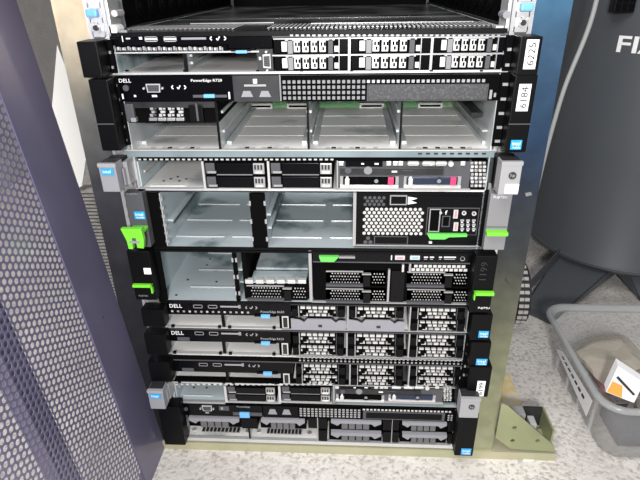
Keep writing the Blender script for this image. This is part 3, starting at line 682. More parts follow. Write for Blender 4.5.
# ============================================================ server 5 (2U, mesh carriers)
Z0, Z1 = .2735, .3570
t = thing('rack_server', 'tall black server with one empty bay, mesh drive carriers and green edged ears', 'server', (0, 0, Z0), SG)
chassis(t, Z0, Z1, m='galvb', back=.2, lip=.003, board='galvb', floor='galvb', hw=.2155)
zf = Z0+.003; xl = at(163.5, 275).x
MB().box(-.2155, .2155, -.0018, .0, Z0, Z0+.0032, 'black').box(-.2155, .2155, -.0018, .002, Z1-.003, Z1, 'black').build('front_lip', t)
mb = MB(); mb.box(-.2160, xl, -.001, .003, zf, Z1-.002, 'matte'); mb.build('side_cover', t)
blackdiv(t, (234, 252, 238, 300), zf, Z1-.002, .2)
xa, xb = at(170, 296).x, at(233, 296).x
mb = MB()
for yy in (.035, .085, .14): mb.box(xa+(xb-xa)*.2, xb, yy, yy+.0035, zf, zf+.0012, 'bright', .0005)
for (fx, yy) in ((.05, .012), (.6, .05), (.1, .055), (.3, .1), (.8, .1), (.3, .12), (.2, .15)): mb.cyl((xa+(xb-xa)*fx, yy, zf+.0006), .0016, .001, 'z', 'dark', 10)
mb.build('floor_ribs', t)
# middle tray with a carrier below and bright tabs
mb = MB(); x0, x1, z0, z1 = rc(247, 283, 308, 300); YA, YB = atz(280, 271.5, z1).y, atz(280, 268.5, z1+.003).y; mb.box(x0-.004, x1+.001, .004, .19, z0, z1-.001, 'matte'); zt = z1
mb.box(x0+.006, x1-.002, .0, YA, zt, zt+.001, 'galvb'); mb.box(x0+.008, x1-.002, YB, .19, zt, zt+.004, 'galvb', .0008); mb.box(x0-.004, x0+.002, .002, .19, z0, Z1-.002, 'matte'); tray = mb.build('drive_tray', t)
mb = MB()
for k in range(6): mb.r((245+10.6*k, 280-.0*k, 253+10.6*k, 283.8), -.001, .006, 'silver', .0006)
mb.build('contact_tab', tray)
x0, x1, z0, z1 = rc(247, 285.5, 307, 301); carrier_mesh(t, x0, x1, z0, z1)
mb = MB(); mb.r((309, 250, 312, 302), -.001, .02, 'smoke'); mb.build('panel_edge', t)
mb = MB(); mb.r((313, 253, 472, 303.5), .003, .09, 'matte'); mb.r((313, 262.3, 470, 263.3), .0, .01, 'dgrey'); mb.r((313, 254, 470, 262), .0005, .01, 'gloss'); pn = mb.build('front_panel', t)
x0, x1, z0, z1 = rc(319, 257, 355, 262, -.005); w = x1-x0
MB().poly([(x0, -.005, z1), (x0+w*.55, -.005, z1), (x0+w*.42, -.005, z0), (x0+w*.05, -.005, z0)], (0, .006, 0), 'gdark').box(x0+w*.55, x1, -.003, .001, z1-.003, z1-.0015, 'smoke').build('green_handle', t)
for a in (395, 410): mb = MB(); mb.r((a, 256, a+10, 260), -.002, .001, 'silver', .0006); mb.r((a+2, 257.2, a+8, 258.8), -.0025, 0, 'cardp' if a == 395 else 'blue'); mb.build('usb_port', pn)
mb = MB()
for a, b in ((424, 428), (430, 434), (439, 442), (444, 456)): mb.r((a, 257, b, 257.8), -.0008, .001, 'print'); mb.r((a, 259, b-1, 259.6), -.0008, .001, 'smoke')
mb.r((391, 255.5, 392, 260), -.0008, .001, 'print'); mb.build('status_marks', pn)
MB().cyl(at(462.5, 258.7, -.0004), .003, .002, 'y', 'smoke', 20).cyl(at(462.5, 258.7, -.0016), .0022, .001, 'y', 'gloss', 20).build('power_button', pn)
mb = MB(); grid(mb, (411, 264.5, 468, 271.5), 12, 2, .0015, 'silver', .75, True); mb.r((402, 265, 404, 272), -.001, .004, 'bright'); mb.r((409, 264, 411, 272), -.001, .004, 'smoke'); mb.build('vent_grille', pn)
for c0, c1 in ((326, 386), (407, 468)):
    for r0, r1 in ((270.5, 286.5), (288, 303)):
        dy = .8 if c0 > 400 else 0
        x0, x1, z0, z1 = rc(c0, r0+dy, c1, r1+dy); carrier_mesh(t, x0, x1, z0, z1-.001)
mb = MB(); mb.r((387.5, 270, 389.5, 302), -.001, .01, 'smoke'); mb.r((312, 302.8, 470, 304), -.001, .004, 'smoke'); mb.r((391, 271, 404, 302), .0005, .01, 'gloss'); mb.build('drive_cage', t)
o, ax, bx = ear(t, (131, 249, 153, 301), at(140, 300, -.02).z, at(135, 251, -.02).z, .02)
tx('FUJITSU', (139, 295, 148, 296.8), -.0203, 'smoke', t)
x0, x1, z0, z1 = rc(133, 285, 152.5, 293, -.024)
MB().box(x0, x1, -.025, -.019, z1-.004, z1, 'green', .0008).box(x1-.002, x1, -.025, -.019, z0, z1, 'green').build('green_lever', t)
sticker(t, (144, 268, 151, 274), -.0205, 'white')
o, ax, bx = ear(t, (472.5, 255, 494, 314), at(485, 313, -.02).z, at(485, 256, -.02).z, .02, side=1)
tx('1199', (480, 262, 487, 280), -.0203, 'dark', t, math.pi/2)
x0, x1, z0, z1 = rc(474, 292.8, 494, 300, -.025)
MB().box(x0, x1, -.026, -.019, z1-.0045, z1, 'green', .0008).box(x0, x0+.0015, -.026, -.019, z0, z1, 'green').build('green_lever', t)
tx('FUJITSU', (478, 307, 489.5, 309.3), -.0203, 'print', t)
# ============================================================ servers 6-8 (1U, silver bar carriers)
def dell_small(Z0, Z1, label, left, right, y_top, brand, blanks, strips, tagtxt, mid):
    """left/right: pixel x of body edges; y_top: (control top, control bottom, bay bottom) at the left and the slope per px"""
    t = thing('rack_server', label, 'server', (0, 0, Z0), SG)
    chassis(t, Z0, Z1, m='galv', back=.18, board='galvb', lip=.0022, floor='galvw')
    (c0, c1, b1), sl = y_top
    def q(px0, dy0, px1, dy1):
        s = ((px0+px1)/2-left)*sl; return (px0, dy0+s, px1, dy1+s)
    W = right-left; P = lambda f: left+W*f
    mb = MB(); mb.r(q(left, c0, P(.41), c1), -.001, .02, 'gloss'); ctl = mb.build('control_panel', t)
    h = c1-c0
    if brand:
        tx('DELL', q(P(.015), c0+h*.12, P(.055), c0+h*.42), -.0013, 'print', ctl)
        tx('PowerEdge R620', q(P(.312), c0+h*.55, P(.388), c0+h*.78), -.0013, 'smoke', ctl)
    ports_usb(ctl, q(P(.092), c0+h*.15, P(.122), c0+h*.44)); ports_usb(ctl, q(P(.14), c0+h*.15, P(.17), c0+h*.44))
    MB().r(q(P(.18), c0+h*.22, P(.242), c0+h*.33), -.002, -.001, 'smoke').r(q(P(.238), c0+h*.15, P(.246), c0+h*.4), -.0025, -.001, 'lgrey').build('slide_tag', ctl)
    marks(ctl, q(P(.262), c0+h*.2, P(.30), c0+h*.42), -.0012, 'smoke')
    if strips:
        mb = MB()
        for k in range(14): mb.r(q(P(.02+.019*k), c0+h*.68, P(.02+.019*k+.007), c0+h*.82), -.0015, -.001, 'smoke' if k % 3 else 'silver')
        mb.build('vent_strip', ctl)
    if not strips:
        MB().r(q(P(.035), c0+h*.65, P(.075), c0+h*.95), -.0012, -.0009, 'dgrey').build('round_badge', ctl)
    MB().r(q(P(.29), c1-.5, P(.362), c1+1), -.003, .002, 'black').r(q(P(.312), c1-.2, P(.342), c1+2.6), -.0045, .001, 'blue', .0005).build('pull_tag', t)
    for f in (.0, .188):
        p = P(f); divider(t, (p+1, b1), Z0+.0022, at(P(.2), c1).z, .18, 'galv', 'silver' if f == 0 else 'black', .0018 if f == 0 else .004)
    mb = MB(); mb.r(q(P(.373), c1-.5, P(.412), b1), .0, .06, 'matte'); pp = mb.build('port_panel', t)
    x0, x1, z0, z1 = rc(*q(P(.381), c1+.4, P(.403), b1-.8), -.002)
    MB().box(x0, x1, -.002, .0, z0, z1, 'silver', .0006).box(x0+.0018, x1-.0018, -.0025, 0, z0+.0018, z1-.0018, 'dark').build('vga_port', pp)
    mb = MB(); mb.r(q(left, b1-.3, P(.38), b1+.6), -.001, .004, 'silver')
    for f in (.02, .172, .205, .35): mb.r(q(P(f), b1-1.6, P(f+.01), b1+.3), -.002, .001, 'black')
    mb.r(q(P(.38), b1-.2, right, b1+.5), -.001, .003, 'smoke'); mb.r(q(left, c0-.6, right, c0), -.0005, .003, 'dgrey'); mb.build('front_lip', t)
    cols = mid
    zt = c0+.3; mid_y = (c0+b1)/2
    for i, (a, b) in enumerate(cols):
        for k, (r0, r1) in enumerate(((zt, mid_y), (mid_y, b1-.4))):
            x0, x1, z0, z1 = rc(*q(a, r0, b, r1))
            if k and i in blanks:
                mb = MB(); x0 -= .001; x1 += .001; z0 += .0005; z1 -= .001
                w, hh = x1-x0, z1-z0
                mb.poly([(x0, -.003, z0), (x1, -.003, z0), (x1, -.003, z1-hh*.15), (x1-w*.12, -.003, z1-hh*.1), (x1-w*.18, -.003, z1-hh*.3), (x1-w*.26, -.003, z1), (x0+w*.3, -.003, z1), (x0+w*.24, -.003, z1-hh*.3), (x0+w*.16, -.003, z1-hh*.1), (x0, -.003, z1)], (0, .002, 0), 'lgrey')
                mb.box(x0+w*.5, x0+w*.57, -.0034, -.002, z0+hh*.3, z0+hh*.52, 'ink'); mb.build('drive_blank', t)
                continue
            carrier_bars(t, x0, x1, z0+.0003, z1-.0003, .0, k == 0)
        if i: mb = MB(); mb.r(q(a-1.8, zt, a-.4, b1), -.001, .02, 'smoke'); mb.build('cage_post', t)
    return t, q
t, q = dell_small(.2282, .2727, 'slim black server with two flat grey drive blanks, below the mesh carrier server', 165, 472, ((302.5, 314, 327), .018), True, (0, 1), True, None, ((292, 345), (349, 404), (411, 465)))
ear(t, (142, 309, 164, 327), at(152, 327, -.02).z, at(152, 310, -.02).z, .02)
o, ax, bx = ear(t, (471, 315, 491.5, 340), at(480, 340.5, -.022).z, at(480, 315, -.022).z, .022, side=1); sticker(t, (478.5, 331, 488.5, 337.5), -.0222)
t, q = dell_small(.1785, .2268, 'slim black server with six full silver carriers, above the perforated black strip', 167, 468, ((329.5, 341, 353.5), .018), True, (), False, None, ((293, 344), (348, 404), (410, 464)))
ear(t, (145, 333, 166, 353), at(155, 355, -.02).z, at(155, 335, -.02).z, .02)
o, ax, bx = ear(t, (470, 343, 490, 366), at(480, 366, -.022).z, at(480, 342.5, -.022).z, .022, side=1); sticker(t, (476, 358.8, 487, 365), -.0222)
t, q = dell_small(.1268, .1690, 'slim black server with a white 6199 tag on its right ear', 172, 464, ((361, 371.5, 382.5), .018), False, (), False, None, ((296, 346), (351, 403), (410, 462)))
mb = MB(); mb.r((170, 355.5, 296, 361), .001, .02, 'matte'); mb.r((296, 357, 466, 364.5), .001, .02, 'matte'); grid(mb, (298, 357.6, 465, 363.6), 40, 2, .0008, 'smoke', .45); mb.build('vent_strip', t)
ear(t, (149, 360, 170, 380), at(160, 382, -.02).z, at(155, 362, -.02).z, .02)
o, ax, bx = ear(t, (468, 368, 490, 399), at(480, 397, -.024).z, at(480, 367, -.024).z, .024, side=1); label_tag(t, (476.5, 381, 484.5, 396), '6199', -.0242)
# ============================================================ server 9
hp_server(.0868, .1250, 'slim silver framed server with short pale grey ears, second from the bottom', (386.5, 402.5), ((227, 276), (281, 331), (334, 443)), (174, 223), (149, 391, 164, 409), (460, 399, 479.5, 418), False)
# ============================================================ server 10 (2U bottom)
Z0, Z1 = .0036, .0858
t = thing('rack_server', 'bottom tall black server with arched grey drive handles, resting on the base bar', 'server', (0, 0, Z0), SG)
chassis(t, Z0, Z1, m='galv', back=.2, lip=.004, board='pcb', floor='galvw')
def s10(x0, y0, x1, y1): s = ((x0+x1)/2-184)*.026; return (x0, y0+s, x1, y1+s)
mb = MB(); mb.r(s10(184, 438, 458, 441), -.001, .004, 'bright'); mb.build('front_lip', t)
mb = MB(); mb.r(s10(180, 404, 262, 415), -.001, .06, 'gloss'); ctl = mb.build('control_panel', t)
port_vga(ctl, s10(202, 405.5, 212, 410.5), -.003); MB().cyl(at(186, 409, -.002), .003, .002, 'y', 'dgrey', 16).build('power_button', ctl)
tx('PowerEdge', s10(237, 404.6, 250, 406.2), -.0013, 'smoke', ctl)
mb = MB(); mb.r(s10(219, 405.5, 229, 409.5), -.0016, 0, 'dgrey'); mb.r(s10(221, 406.5, 223, 408.5), -.002, 0, 'smoke'); mb.r(s10(205.5, 411.5, 209, 412.8), -.0016, 0, 'smoke'); mb.build('status_marks', ctl)
mb = MB(); mb.r(s10(233, 411.5, 262, 414), -.003, -.001, 'dgrey'); mb.r(s10(239.5, 411.8, 249.5, 416.5), -.0045, -.001, 'blue', .0006); mb.build('pull_tag', ctl)
mb = MB(); mb.r(s10(263, 404, 298, 415), -.0005, .06, 'black'); pp = mb.build('port_panel', t)
for a in (268, 282): x0, x1, z0, z1 = rc(*s10(a, 407.5, a+9, 412), -.002); MB().poly([(x0, -.002, z0), (x1, -.002, z0), (x1-.003, -.002, z1), (x0+.003, -.002, z1)], (0, .003, 0), 'lgrey').build('usb_port', pp)
mb = MB(); mb.r(s10(298.5, 403.5, 456, 417), .0, .06, 'matte'); vp = mb.build('vent_panel', t)
mb = MB(); grid(mb, s10(299, 404.5, 361, 413.5), 16, 4, -.0005, 'smoke', .62); grid(mb, s10(362, 403.6, 452, 406), 24, 1, -.0005, 'silver', .6); mb.build('vent_grille', vp)
mb = MB(); mb.r(s10(363, 407, 445, 414.5), -.002, .05, 'dgrey', .0006); mb.r(s10(366, 408, 442, 413.5), -.0026, .01, 'black'); mb.build('optical_drive', vp)
mb = MB(); grid(mb, s10(447, 407.5, 453, 414), 2, 3, -.0008, 'smoke', .6); mb.build('release_button', vp)
for (a, b, r0, r1) in ((188, 241, 415.5, 427.5), (260, 306, 415, 427.5), (329, 382, 414.5, 425.5), (400, 447, 414.5, 425.5), (329, 382, 426.5, 438), (400, 447, 426.5, 438)):
    x0, x1, z0, z1 = rc(*s10(a, r0, b, r1)); carrier_large(t, x0, x1, z0, z1)
mb = MB()
for (a, b, r0, r1) in ((241.5, 257.5, 417, 427), (308, 317, 415, 425), (318.5, 327, 415, 425), (318.5, 327, 427, 437.5), (383, 391, 415, 425), (392.5, 399, 415, 425), (383, 391, 427, 437), (392.5, 399, 427, 437), (448, 456, 415, 425), (448, 456, 427, 437)):
    mb.r(s10(a, r0, b, r1), -.002, .06, 'black', .0006)
mb.r(s10(317.3, 414.5, 318.2, 438), -.001, .1, 'smoke'); mb.r(s10(391.5, 414.5, 392.3, 438), -.001, .1, 'smoke'); mb.build('drive_cage', t)
zt = at(250, 428).z
for p in (249.5,): divider(t, (p, 435), Z0+.004, zt, .2, 'galv', 'black', .002)
mb = MB()
for (a, b) in ((199, 238), (265, 301)):
    x0, x1 = at(a, 436).x, at(b, 436).x
    mb.box(x0, x1, .014, .028, Z0+.0041, Z0+.0045, 'tread')
    for k in range(10): mb.box(x0+(x1-x0)*k/10, x0+(x1-x0)*(k+.7)/10, .016, .026, Z0+.0045, Z0+.005, 'dark')
    mb.cyl((x0-.014, .02, Z0+.0045), .004, .001, 'z', 'bright', 12); mb.cyl((x1+.012, .02, Z0+.0045), .004, .001, 'z', 'smoke', 12)
mb.build('floor_slots', t)
ear(t, (161, 405, 182, 446), at(172, 445, -.022).z, at(165, 407, -.022).z, .022)
o, ax, bx = ear(t, (457, 414, 476, 456), at(466, 456, -.025).z, at(466, 413, -.025).z, .025, side=1); sticker(t, (461, 448.5, 471, 454.5), -.0252)
tl = None
# ------------------------------------------------------------ slide rails and cable hardware above the top server
for s in (-1, 1):
    t = thing('slide_rail', ('empty galvanized slide rail above the top server, left side' if s < 0 else 'empty slide rail above the top server beside the blue upright'), 'rail', (s*.235, .02, .632))
    xo, xi = s*.2415, s*.2215
    MB().box(min(xo, xi), max(xo, xi), .006, .06, .6235, .668, 'galv', .001).build('front_bracket', t)
    mb = MB(); mb.box(min(s*.228, s*.224), max(s*.228, s*.224), .06, .69, .628, .70, 'matte')
    for k in range(12):
        mb.cyl((s*.2225, .12+.045*k, .650), .014, .003, 'x', 'matte', 20); mb.cyl((s*.2215, .12+.045*k, .650), .008, .003, 'x', 'black', 20)
    mb.box(min(s*.2235, s*.2195), max(s*.2235, s*.2195), .04, .68, .6235, .628, 'dark'); mb.build('rail_body', t)
    mb = MB(); mb.cyl((s*.232, .004, .632), .0055, .004, 'y', 'steel', 6); mb.cyl((s*.232, .001, .632), .003, .004, 'y', 'dark', 8)
    mb.build('screw', t)
    MB().box(min(s*.240, s*.227), max(s*.240, s*.227), -.002, .005, .643, .651, 'blue' , .002).build('release_button', t)
    mb = MB()
    if s < 0:
        mb.box(-.218, -.214, .0, .03, .6235, .66, 'bright', .001); mb.box(-.2135, -.2, .006, .01, .6245, .629, 'lgrey', .001); mb.cyl((-.213, .01, .630), .005, .02, 'y', 'white', 12); mb.cyl((-.209, .012, .6465), .0035, .02, 'y', 'silver', 12)
    else:
        mb.box(.214, .218, .0, .03, .6235, .66, 'bright', .001); mb.box(.205, .2135, .004, .02, .6235, .629, 'silver', .001); mb.cyl((.213, .008, .640), .004, .02, 'y', 'lgrey', 12)
    mb.build('catch', t)

# ------------------------------------------------------------ perforated purple door
BA = Vector((-.2532, .0049, FLOOR+.001)); TA = Vector((-.3159, 0, .6614)); ux = (TA-BA).normalized(); uy = Vector((.0, -1, 0)); uy = (uy-ux*uy.dot(ux)).normalized(); un = ux.cross(uy).normalized()
dr = thing('perforated_door', 'purple perforated steel rack door standing open at the left', 'door', BA)
DW, DH, BW = .56, 1.10, .082
def D(a, h, n=0.): return BA + uy*a + ux*h + un*n
def dbox(mb, a0, a1, h0, h1, n0, n1, m): mb.poly([D(a0, h0, n0), D(a1, h0, n0), D(a1, h1, n0), D(a0, h1, n0)], un*(n1-n0), m)
mb = MB(); TH = .0015
dbox(mb, 0, BW, 0, DH, 0, TH, 'purple'); dbox(mb, DW-BW, DW, 0, DH, 0, TH, 'purple'); dbox(mb, BW, DW-BW, 0, .02, 0, TH, 'purple'); dbox(mb, BW, DW-BW, DH-.05, DH, 0, TH, 'purple')
mb.build('door_border', dr)
back = 1 if un.x < 0 else -1
mb = MB(); dbox(mb, 0, .002, 0, DH, 0, back*.02, 'purple'); dbox(mb, DW-.002, DW, 0, DH, 0, back*.02, 'purple'); dbox(mb, 0, DW, 0, .002, 0, back*.02, 'purple'); dbox(mb, 0, DW, DH-.002, DH, 0, back*.02, 'purple'); mb.build('folded_edge', dr)
bm = bmesh.new(); pit = .0088; px_ = pit*.866; rr = pit*.39; NS = 8
nx = int((DW-2*BW)/px_); nz = int((DH-.07)/pit); a0 = BW; h0 = .02
px_ = (DW-2*BW)/nx; pz = (DH-.07)/nz
for i in range(nx):
    for j in range(nz + (1 if i % 2 else 0)):
        za = h0+j*pz-(pz/2 if i % 2 else 0); zb = za+pz; xa = a0+i*px_; xb = xa+px_
        za_, zb_ = max(za, h0), min(zb, h0+nz*pz)
        if zb_-za_ < pz*.9:
            bm.faces.new([bm.verts.new(D(*p)) for p in ((xa, za_), (xb, za_), (xb, zb_), (xa, zb_))]); continue
        cx, cz = (xa+xb)/2, (za+zb)/2
        outer = [(xb, cz), (xb, zb), (cx, zb), (xa, zb), (xa, cz), (xa, za), (cx, za), (xb, za)]
        inner = [(cx+rr*math.cos(k*math.pi/4), cz+rr*math.sin(k*math.pi/4)) for k in range(8)]
        vo = [bm.verts.new(D(*p)) for p in outer]; vi = [bm.verts.new(D(*p)) for p in inner]; vb = [bm.verts.new(D(p[0], p[1], back*.0007)) for p in inner]
        for k in range(8):
            l = (k+1) % 8; bm.faces.new((vo[k], vo[l], vi[l], vi[k])); bm.faces.new((vi[k], vi[l], vb[l], vb[k]))
me = bpy.data.meshes.new('perforated_panel'); bm.to_mesh(me); bm.free(); me.materials.append(M['purple'])
o = bpy.data.objects.new('perforated_panel', me); COL.objects.link(o); o.parent = dr; o.matrix_parent_inverse = Matrix.Translation(-BA)
mb = MB(); dbox(mb, .18, .21, .0, DH, back*.012, back*.03, 'purple'); mb.build('stiffener', dr)
mb = MB(); c = D(.045, .29, -back*.0005); mb.cyl(c, .0022, .002, 'x', 'ink', 10); mb.build('screw_hole', dr)

# ------------------------------------------------------------ things behind at the left
p = [at(57, 40, .3), at(79, 128, .3), at(76, 180, .3), at(52, 107, .3)]
q4 = [at(57, 45, .3), at(90, 130, .3), at(82, 186, .3), at(74, 190, .3), at(52, 107, .3)]
o = MB().poly(q4, (0, .004, 0), 'white').build('white_board'); tag(o, 'white board leaning in the gap between purple door and rack upright', 'board')
mb = MB(); yb = .302; zt9 = min(q_.z for q_ in q4)-.001
x0, x1 = -.49, -.345
mb.box(x0, x1, yb+.006, yb+.03, FLOOR, zt9, 'wall')
k = 0
while FLOOR+.0085+k*.0075 < zt9: mb.box(x0, x1, yb, yb+.007, FLOOR+.004+k*.0075, FLOOR+.008+k*.0075, 'wall'); k += 1
o = mb.build('ridged_panel'); tag(o, 'grey ridged panel standing behind the left rack upright', 'panel')

# ------------------------------------------------------------ air compressor tank
TC = Vector((.76, .68, 0)); TR = .222; ZS = .058
t = thing('air_compressor', 'large dark grey upright air compressor tank on splayed legs', 'compressor', (TC.x, TC.y, FLOOR))
def lathe(prof, m, name, parent, c=TC, seg=96):
    mb = MB(); i = mb.mi(m); rings = []
    for r_, z in prof:
        rings.append([mb.bm.verts.new((c.x+r_*math.cos(2*math.pi*k/seg), c.y+r_*math.sin(2*math.pi*k/seg), z)) for k in range(seg)])
    for a, b in zip(rings, rings[1:]):
        for k in range(seg): l = (k+1) % seg; mb.bm.faces.new((a[k], a[l], b[l], b[k]))
    mb.bm.faces.new(rings[0]); mb.bm.faces.new(rings[-1][::-1])
    return mb.build(name, parent, True)
prof = [(.02, ZS-.045), (.09, ZS-.043), (.15, ZS-.034), (.19, ZS-.02), (.212, ZS-.004), (TR+.001, ZS), (TR+.0015, ZS+.004), (TR, ZS+.006), (TR, .3), (TR, .6), (TR, .88), (.215, .93), (.18, .98), (.1, 1.01), (.01, 1.02)]
lathe(prof, 'tank', 'tank_body', t)
lathe([(TR+.0005, ZS+.004), (TR+.0022, ZS+.0055), (TR+.0022, ZS+.0085), (TR+.0005, ZS+.010)], 'tank', 'weld_seam', t)
def leg(ang, out, wid=.085):
    d = Vector((math.cos(ang), math.sin(ang), 0)); n = Vector((-d.y, d.x, 0))
    a = TC + d*(TR*.72) + Vector((0, 0, ZS-.0)); b = TC + d*out + Vector((0, 0, FLOOR+.004)); 
    mb = MB(); wt, wb = wid*.8, wid*.45
    mb.poly([a-n*wt, a+n*wt, b+n*wb, b-n*wb], Vector((0, 0, -.004))+d*-.003, 'tank')
    for sg in (-1, 1): mb.poly([a+n*wt*sg, b+n*wb*sg, b-d*.03+n*wb*sg, a-d*.05+n*wt*sg-Vector((0, 0, .03))], n*(-sg)*.003, 'tank')
    mb.poly([b-n*wb, b+n*wb, b+n*wb+d*.025, b-n*wb+d*.025], (0, 0, -.004), 'tank')
    return mb.build('leg', t)
lf = atz(540, 313, FLOOR); v = lf.to_2d()-TC.to_2d(); leg(math.atan2(v.y, v.x), v.length)
rf = atz(655, 300, FLOOR); v = rf.to_2d()-TC.to_2d(); leg(math.atan2(v.y, v.x), v.length)
leg(math.radians(95), .36)
mb = MB(); wc = Vector((.404, .375, FLOOR+.083)); mb.cyl(wc, .079, .018, 'x', 'rubber', 40); mb.cyl(wc, .070, .036, 'x', 'rubber', 40)
for k in range(36):
    a = 2*math.pi*k/36; 
    for s in (-1, 1):
        c = wc + Vector((s*.0052, math.cos(a)*.079, math.sin(a)*.079)); d = Vector((0, math.cos(a), math.sin(a))); e = Vector((0, -math.sin(a), math.cos(a))); hx = Vector((.0044, 0, 0))
        mb.poly([c-hx-e*.0034, c+hx-e*.0034, c+hx+e*.0034, c-hx+e*.0034], d*.003, 'tread')
wh = mb.build('wheel', t); 
mb = MB(); mb.cyl(wc+Vector((.01, 0, 0)), .010, .05, 'x', 'tank', 16)
aa = wc+Vector((.036, .01, 0)); bb = TC+Vector((-.14, -.05, ZS)); mb.poly([aa+Vector((0, 0, .012)), bb+Vector((0, 0, .012)), bb-Vector((0, 0, .02)), aa-Vector((0, 0, .012))], (0, .005, 0), 'tank'); mb.build('axle', t)
# lettering wrapped on the tank
cu = bpy.data.curves.new('t', 'FONT'); cu.body = 'FIAC'; cu.extrude = .0; cu.offset = .018
to = bpy.data.objects.new('t', cu); COL.objects.link(to); bpy.context.view_layer.update()
me = bpy.data.meshes.new_from_object(to.evaluated_get(bpy.context.evaluated_depsgraph_get())); bpy.data.objects.remove(to)
bm = bmesh.new(); bm.from_mesh(me); bmesh.ops.triangulate(bm, faces=bm.faces); bmesh.ops.subdivide_edges(bm, edges=bm.edges, cuts=2)
xs = [v.co.x for v in bm.verts]; ys = [v.co.y for v in bm.verts]; ax, bx, ay, by = min(xs), max(xs), min(ys), max(ys)
def on_tank(px, py):
    d = FW + RT*((px-320)/FPX) - UP*((py-240)/FPX); o2 = CP-TC; A = d.x*d.x+d.y*d.y; B = 2*(o2.x*d.x+o2.y*d.y); Cc = o2.x**2+o2.y**2-TR**2
    s = (-B-math.sqrt(max(0, B*B-4*A*Cc)))/(2*A); return CP+d*s
pa, pb = on_tank(616, 52), on_tank(617, 35); ang = math.atan2(pa.y-TC.y, pa.x-TC.x); hh = pb.z-pa.z; sc = hh/(by-ay)
for v in bm.verts:
    th = ang + (v.co.x-ax)*sc*1.45/TR; z = pa.z+(v.co.y-ay)*sc
    v.co = Vector((TC.x+(TR+.0012)*math.cos(th), TC.y+(TR+.0012)*math.sin(th), z))
bm.to_mesh(me); bm.free(); me.materials.clear(); me.materials.append(M['print'])
o = bpy.data.objects.new('lettering', me); COL.objects.link(o); o.parent = t; o.matrix_parent_inverse = Matrix.Translation(-parent_loc(t))
# black valve knob on the tank
kp = on_tank(626, 2); 
mb = MB(); nrm = Vector((kp.x-TC.x, kp.y-TC.y, 0)).normalized()
for k in range(3):
    for dz in (-.010, .006): c = kp+nrm*.012+Vector((.012*(k-1), 0, dz)); mb.box(c.x-.008, c.x+.008, c.y-.012, c.y+.012, c.z-.009, c.z+.009, 'gloss', .003)
mb.build('valve', t)
# ------------------------------------------------------------ hose
def tube(name, pts, rad, m):
    cu = bpy.data.curves.new(name, 'CURVE'); cu.dimensions = '3D'; cu.bevel_depth = rad; cu.bevel_resolution = 4; sp = cu.splines.new('NURBS'); sp.points.add(len(pts)-1); sp.use_endpoint_u = True; sp.order_u = 4
    for p, q in zip(sp.points, pts): p.co = (*q, 1)
    to = bpy.data.objects.new(name, cu); COL.objects.link(to); bpy.context.view_layer.update()
    me = bpy.data.meshes.new_from_object(to.evaluated_get(bpy.context.evaluated_depsgraph_get())); bpy.data.objects.remove(to)
    me.materials.clear(); me.materials.append(M[m]); me.name = name
    for p in me.polygons: p.use_smooth = True
    o = bpy.data.objects.new(name, me); COL.objects.link(o); return o
o = tube('air_hose', [at(604, -40, .42), at(599, -10, .42), at(594, 12, .42), at(586, 36, .42), at(574, 64, .42), at(564, 88, .42), at(557, 112, .42), at(546, 150, .42), at(532, 210, .42), at(520, 260, .43), Vector((.36, .46, .06)), Vector((.36, .48, FLOOR+.0045))], .0042, 'hose')
tag(o, 'grey hose hanging in front of the compressor tank beside the blue upright', 'hose')
# ------------------------------------------------------------ clear storage bin and its contents
bt = thing('storage_bin', 'clear plastic storage bin on the floor beside the rack foot', 'bin', (.6, .13, FLOOR))
def rrect(cx, cy, hx, hy, r_, z, n=6):
    ps = []
    for (sx, sy, a0) in ((1, 1, 0), (-1, 1, 90), (-1, -1, 180), (1, -1, 270)):
        for k in range(n+1):
            a = math.radians(a0+90*k/n); ps.append(Vector((cx+sx*(hx-r_)+r_*math.cos(a), cy+sy*(hy-r_)+r_*math.sin(a), z)))
    return ps
BC = (.605, .128); zb_, zt_ = FLOOR+.001, .098
def shell(levels, m, name, parent, bottom=True):
    mb = MB(); i = mb.mi(m); rs = [[mb.bm.verts.new(p) for p in rrect(BC[0], BC[1], hx, hy, r_, z)] for hx, hy, r_, z in levels]
    for a, b in zip(rs, rs[1:]):
        for k in range(len(a)): l = (k+1) % len(a); mb.bm.faces.new((a[k], a[l], b[l], b[k]))
    if bottom: mb.bm.faces.new(rs[0])
    return mb.build(name, parent, True)
shell([(.142, .118, .024, zb_), (.148, .124, .028, zb_+.006), (.162, .130, .032, .06), (.168, .132, .034, .093)], 'bin', 'bin_wall', bt)
shell([(.168, .132, .034, .093), (.176, .139, .038, .0935), (.180, .143, .040, .099), (.180, .143, .040, .104), (.176, .139, .038, .107), (.170, .134, .035, .104), (.166, .130, .033, .098)], 'binrim', 'bin_rim', bt, False)
mb = MB()
for yy in (.04, .09, .14, .19): mb.box(BC[0]-.163, BC[0]-.158, yy, yy+.003, zb_+.02, .088, 'bin')
mb.build('bin_ribs', bt)
# contents
def crumple(name, c, size, m, label, cat, seed, group=None):
    rnd = random.Random(seed); bm = bmesh.new(); bmesh.ops.create_icosphere(bm, subdivisions=4, radius=1)
    cs = [(Vector((rnd.uniform(-1, 1), rnd.uniform(-1, 1), rnd.uniform(-1, 1))).normalized(), rnd.uniform(.62, .96)) for _ in range(60)]
    for v in bm.verts:
        p = v.co.copy()
        for n, d in cs:
            k = p.dot(n)-d
            if k > 0: p -= n*k*1.25
        v.co = Vector((p.x*size[0], p.y*size[1], p.z*size[2]))+Vector(c)
    me = bpy.data.meshes.new(name); bm.to_mesh(me); bm.free(); me.materials.append(M[m]); o = bpy.data.objects.new(name, me); COL.objects.link(o); return tag(o, label, cat, group)
crumple('plastic_bag', (.530, .165, .056), (.090, .085, .040), 'bag', 'crumpled clear plastic bag at the back left of the bin', 'bag', 1)
crumple('plastic_bag', (.60, .075, .03), (.10, .05, .035), 'bag', 'flattened clear plastic bag at the front of the bin under the white card box', 'bag', 9)
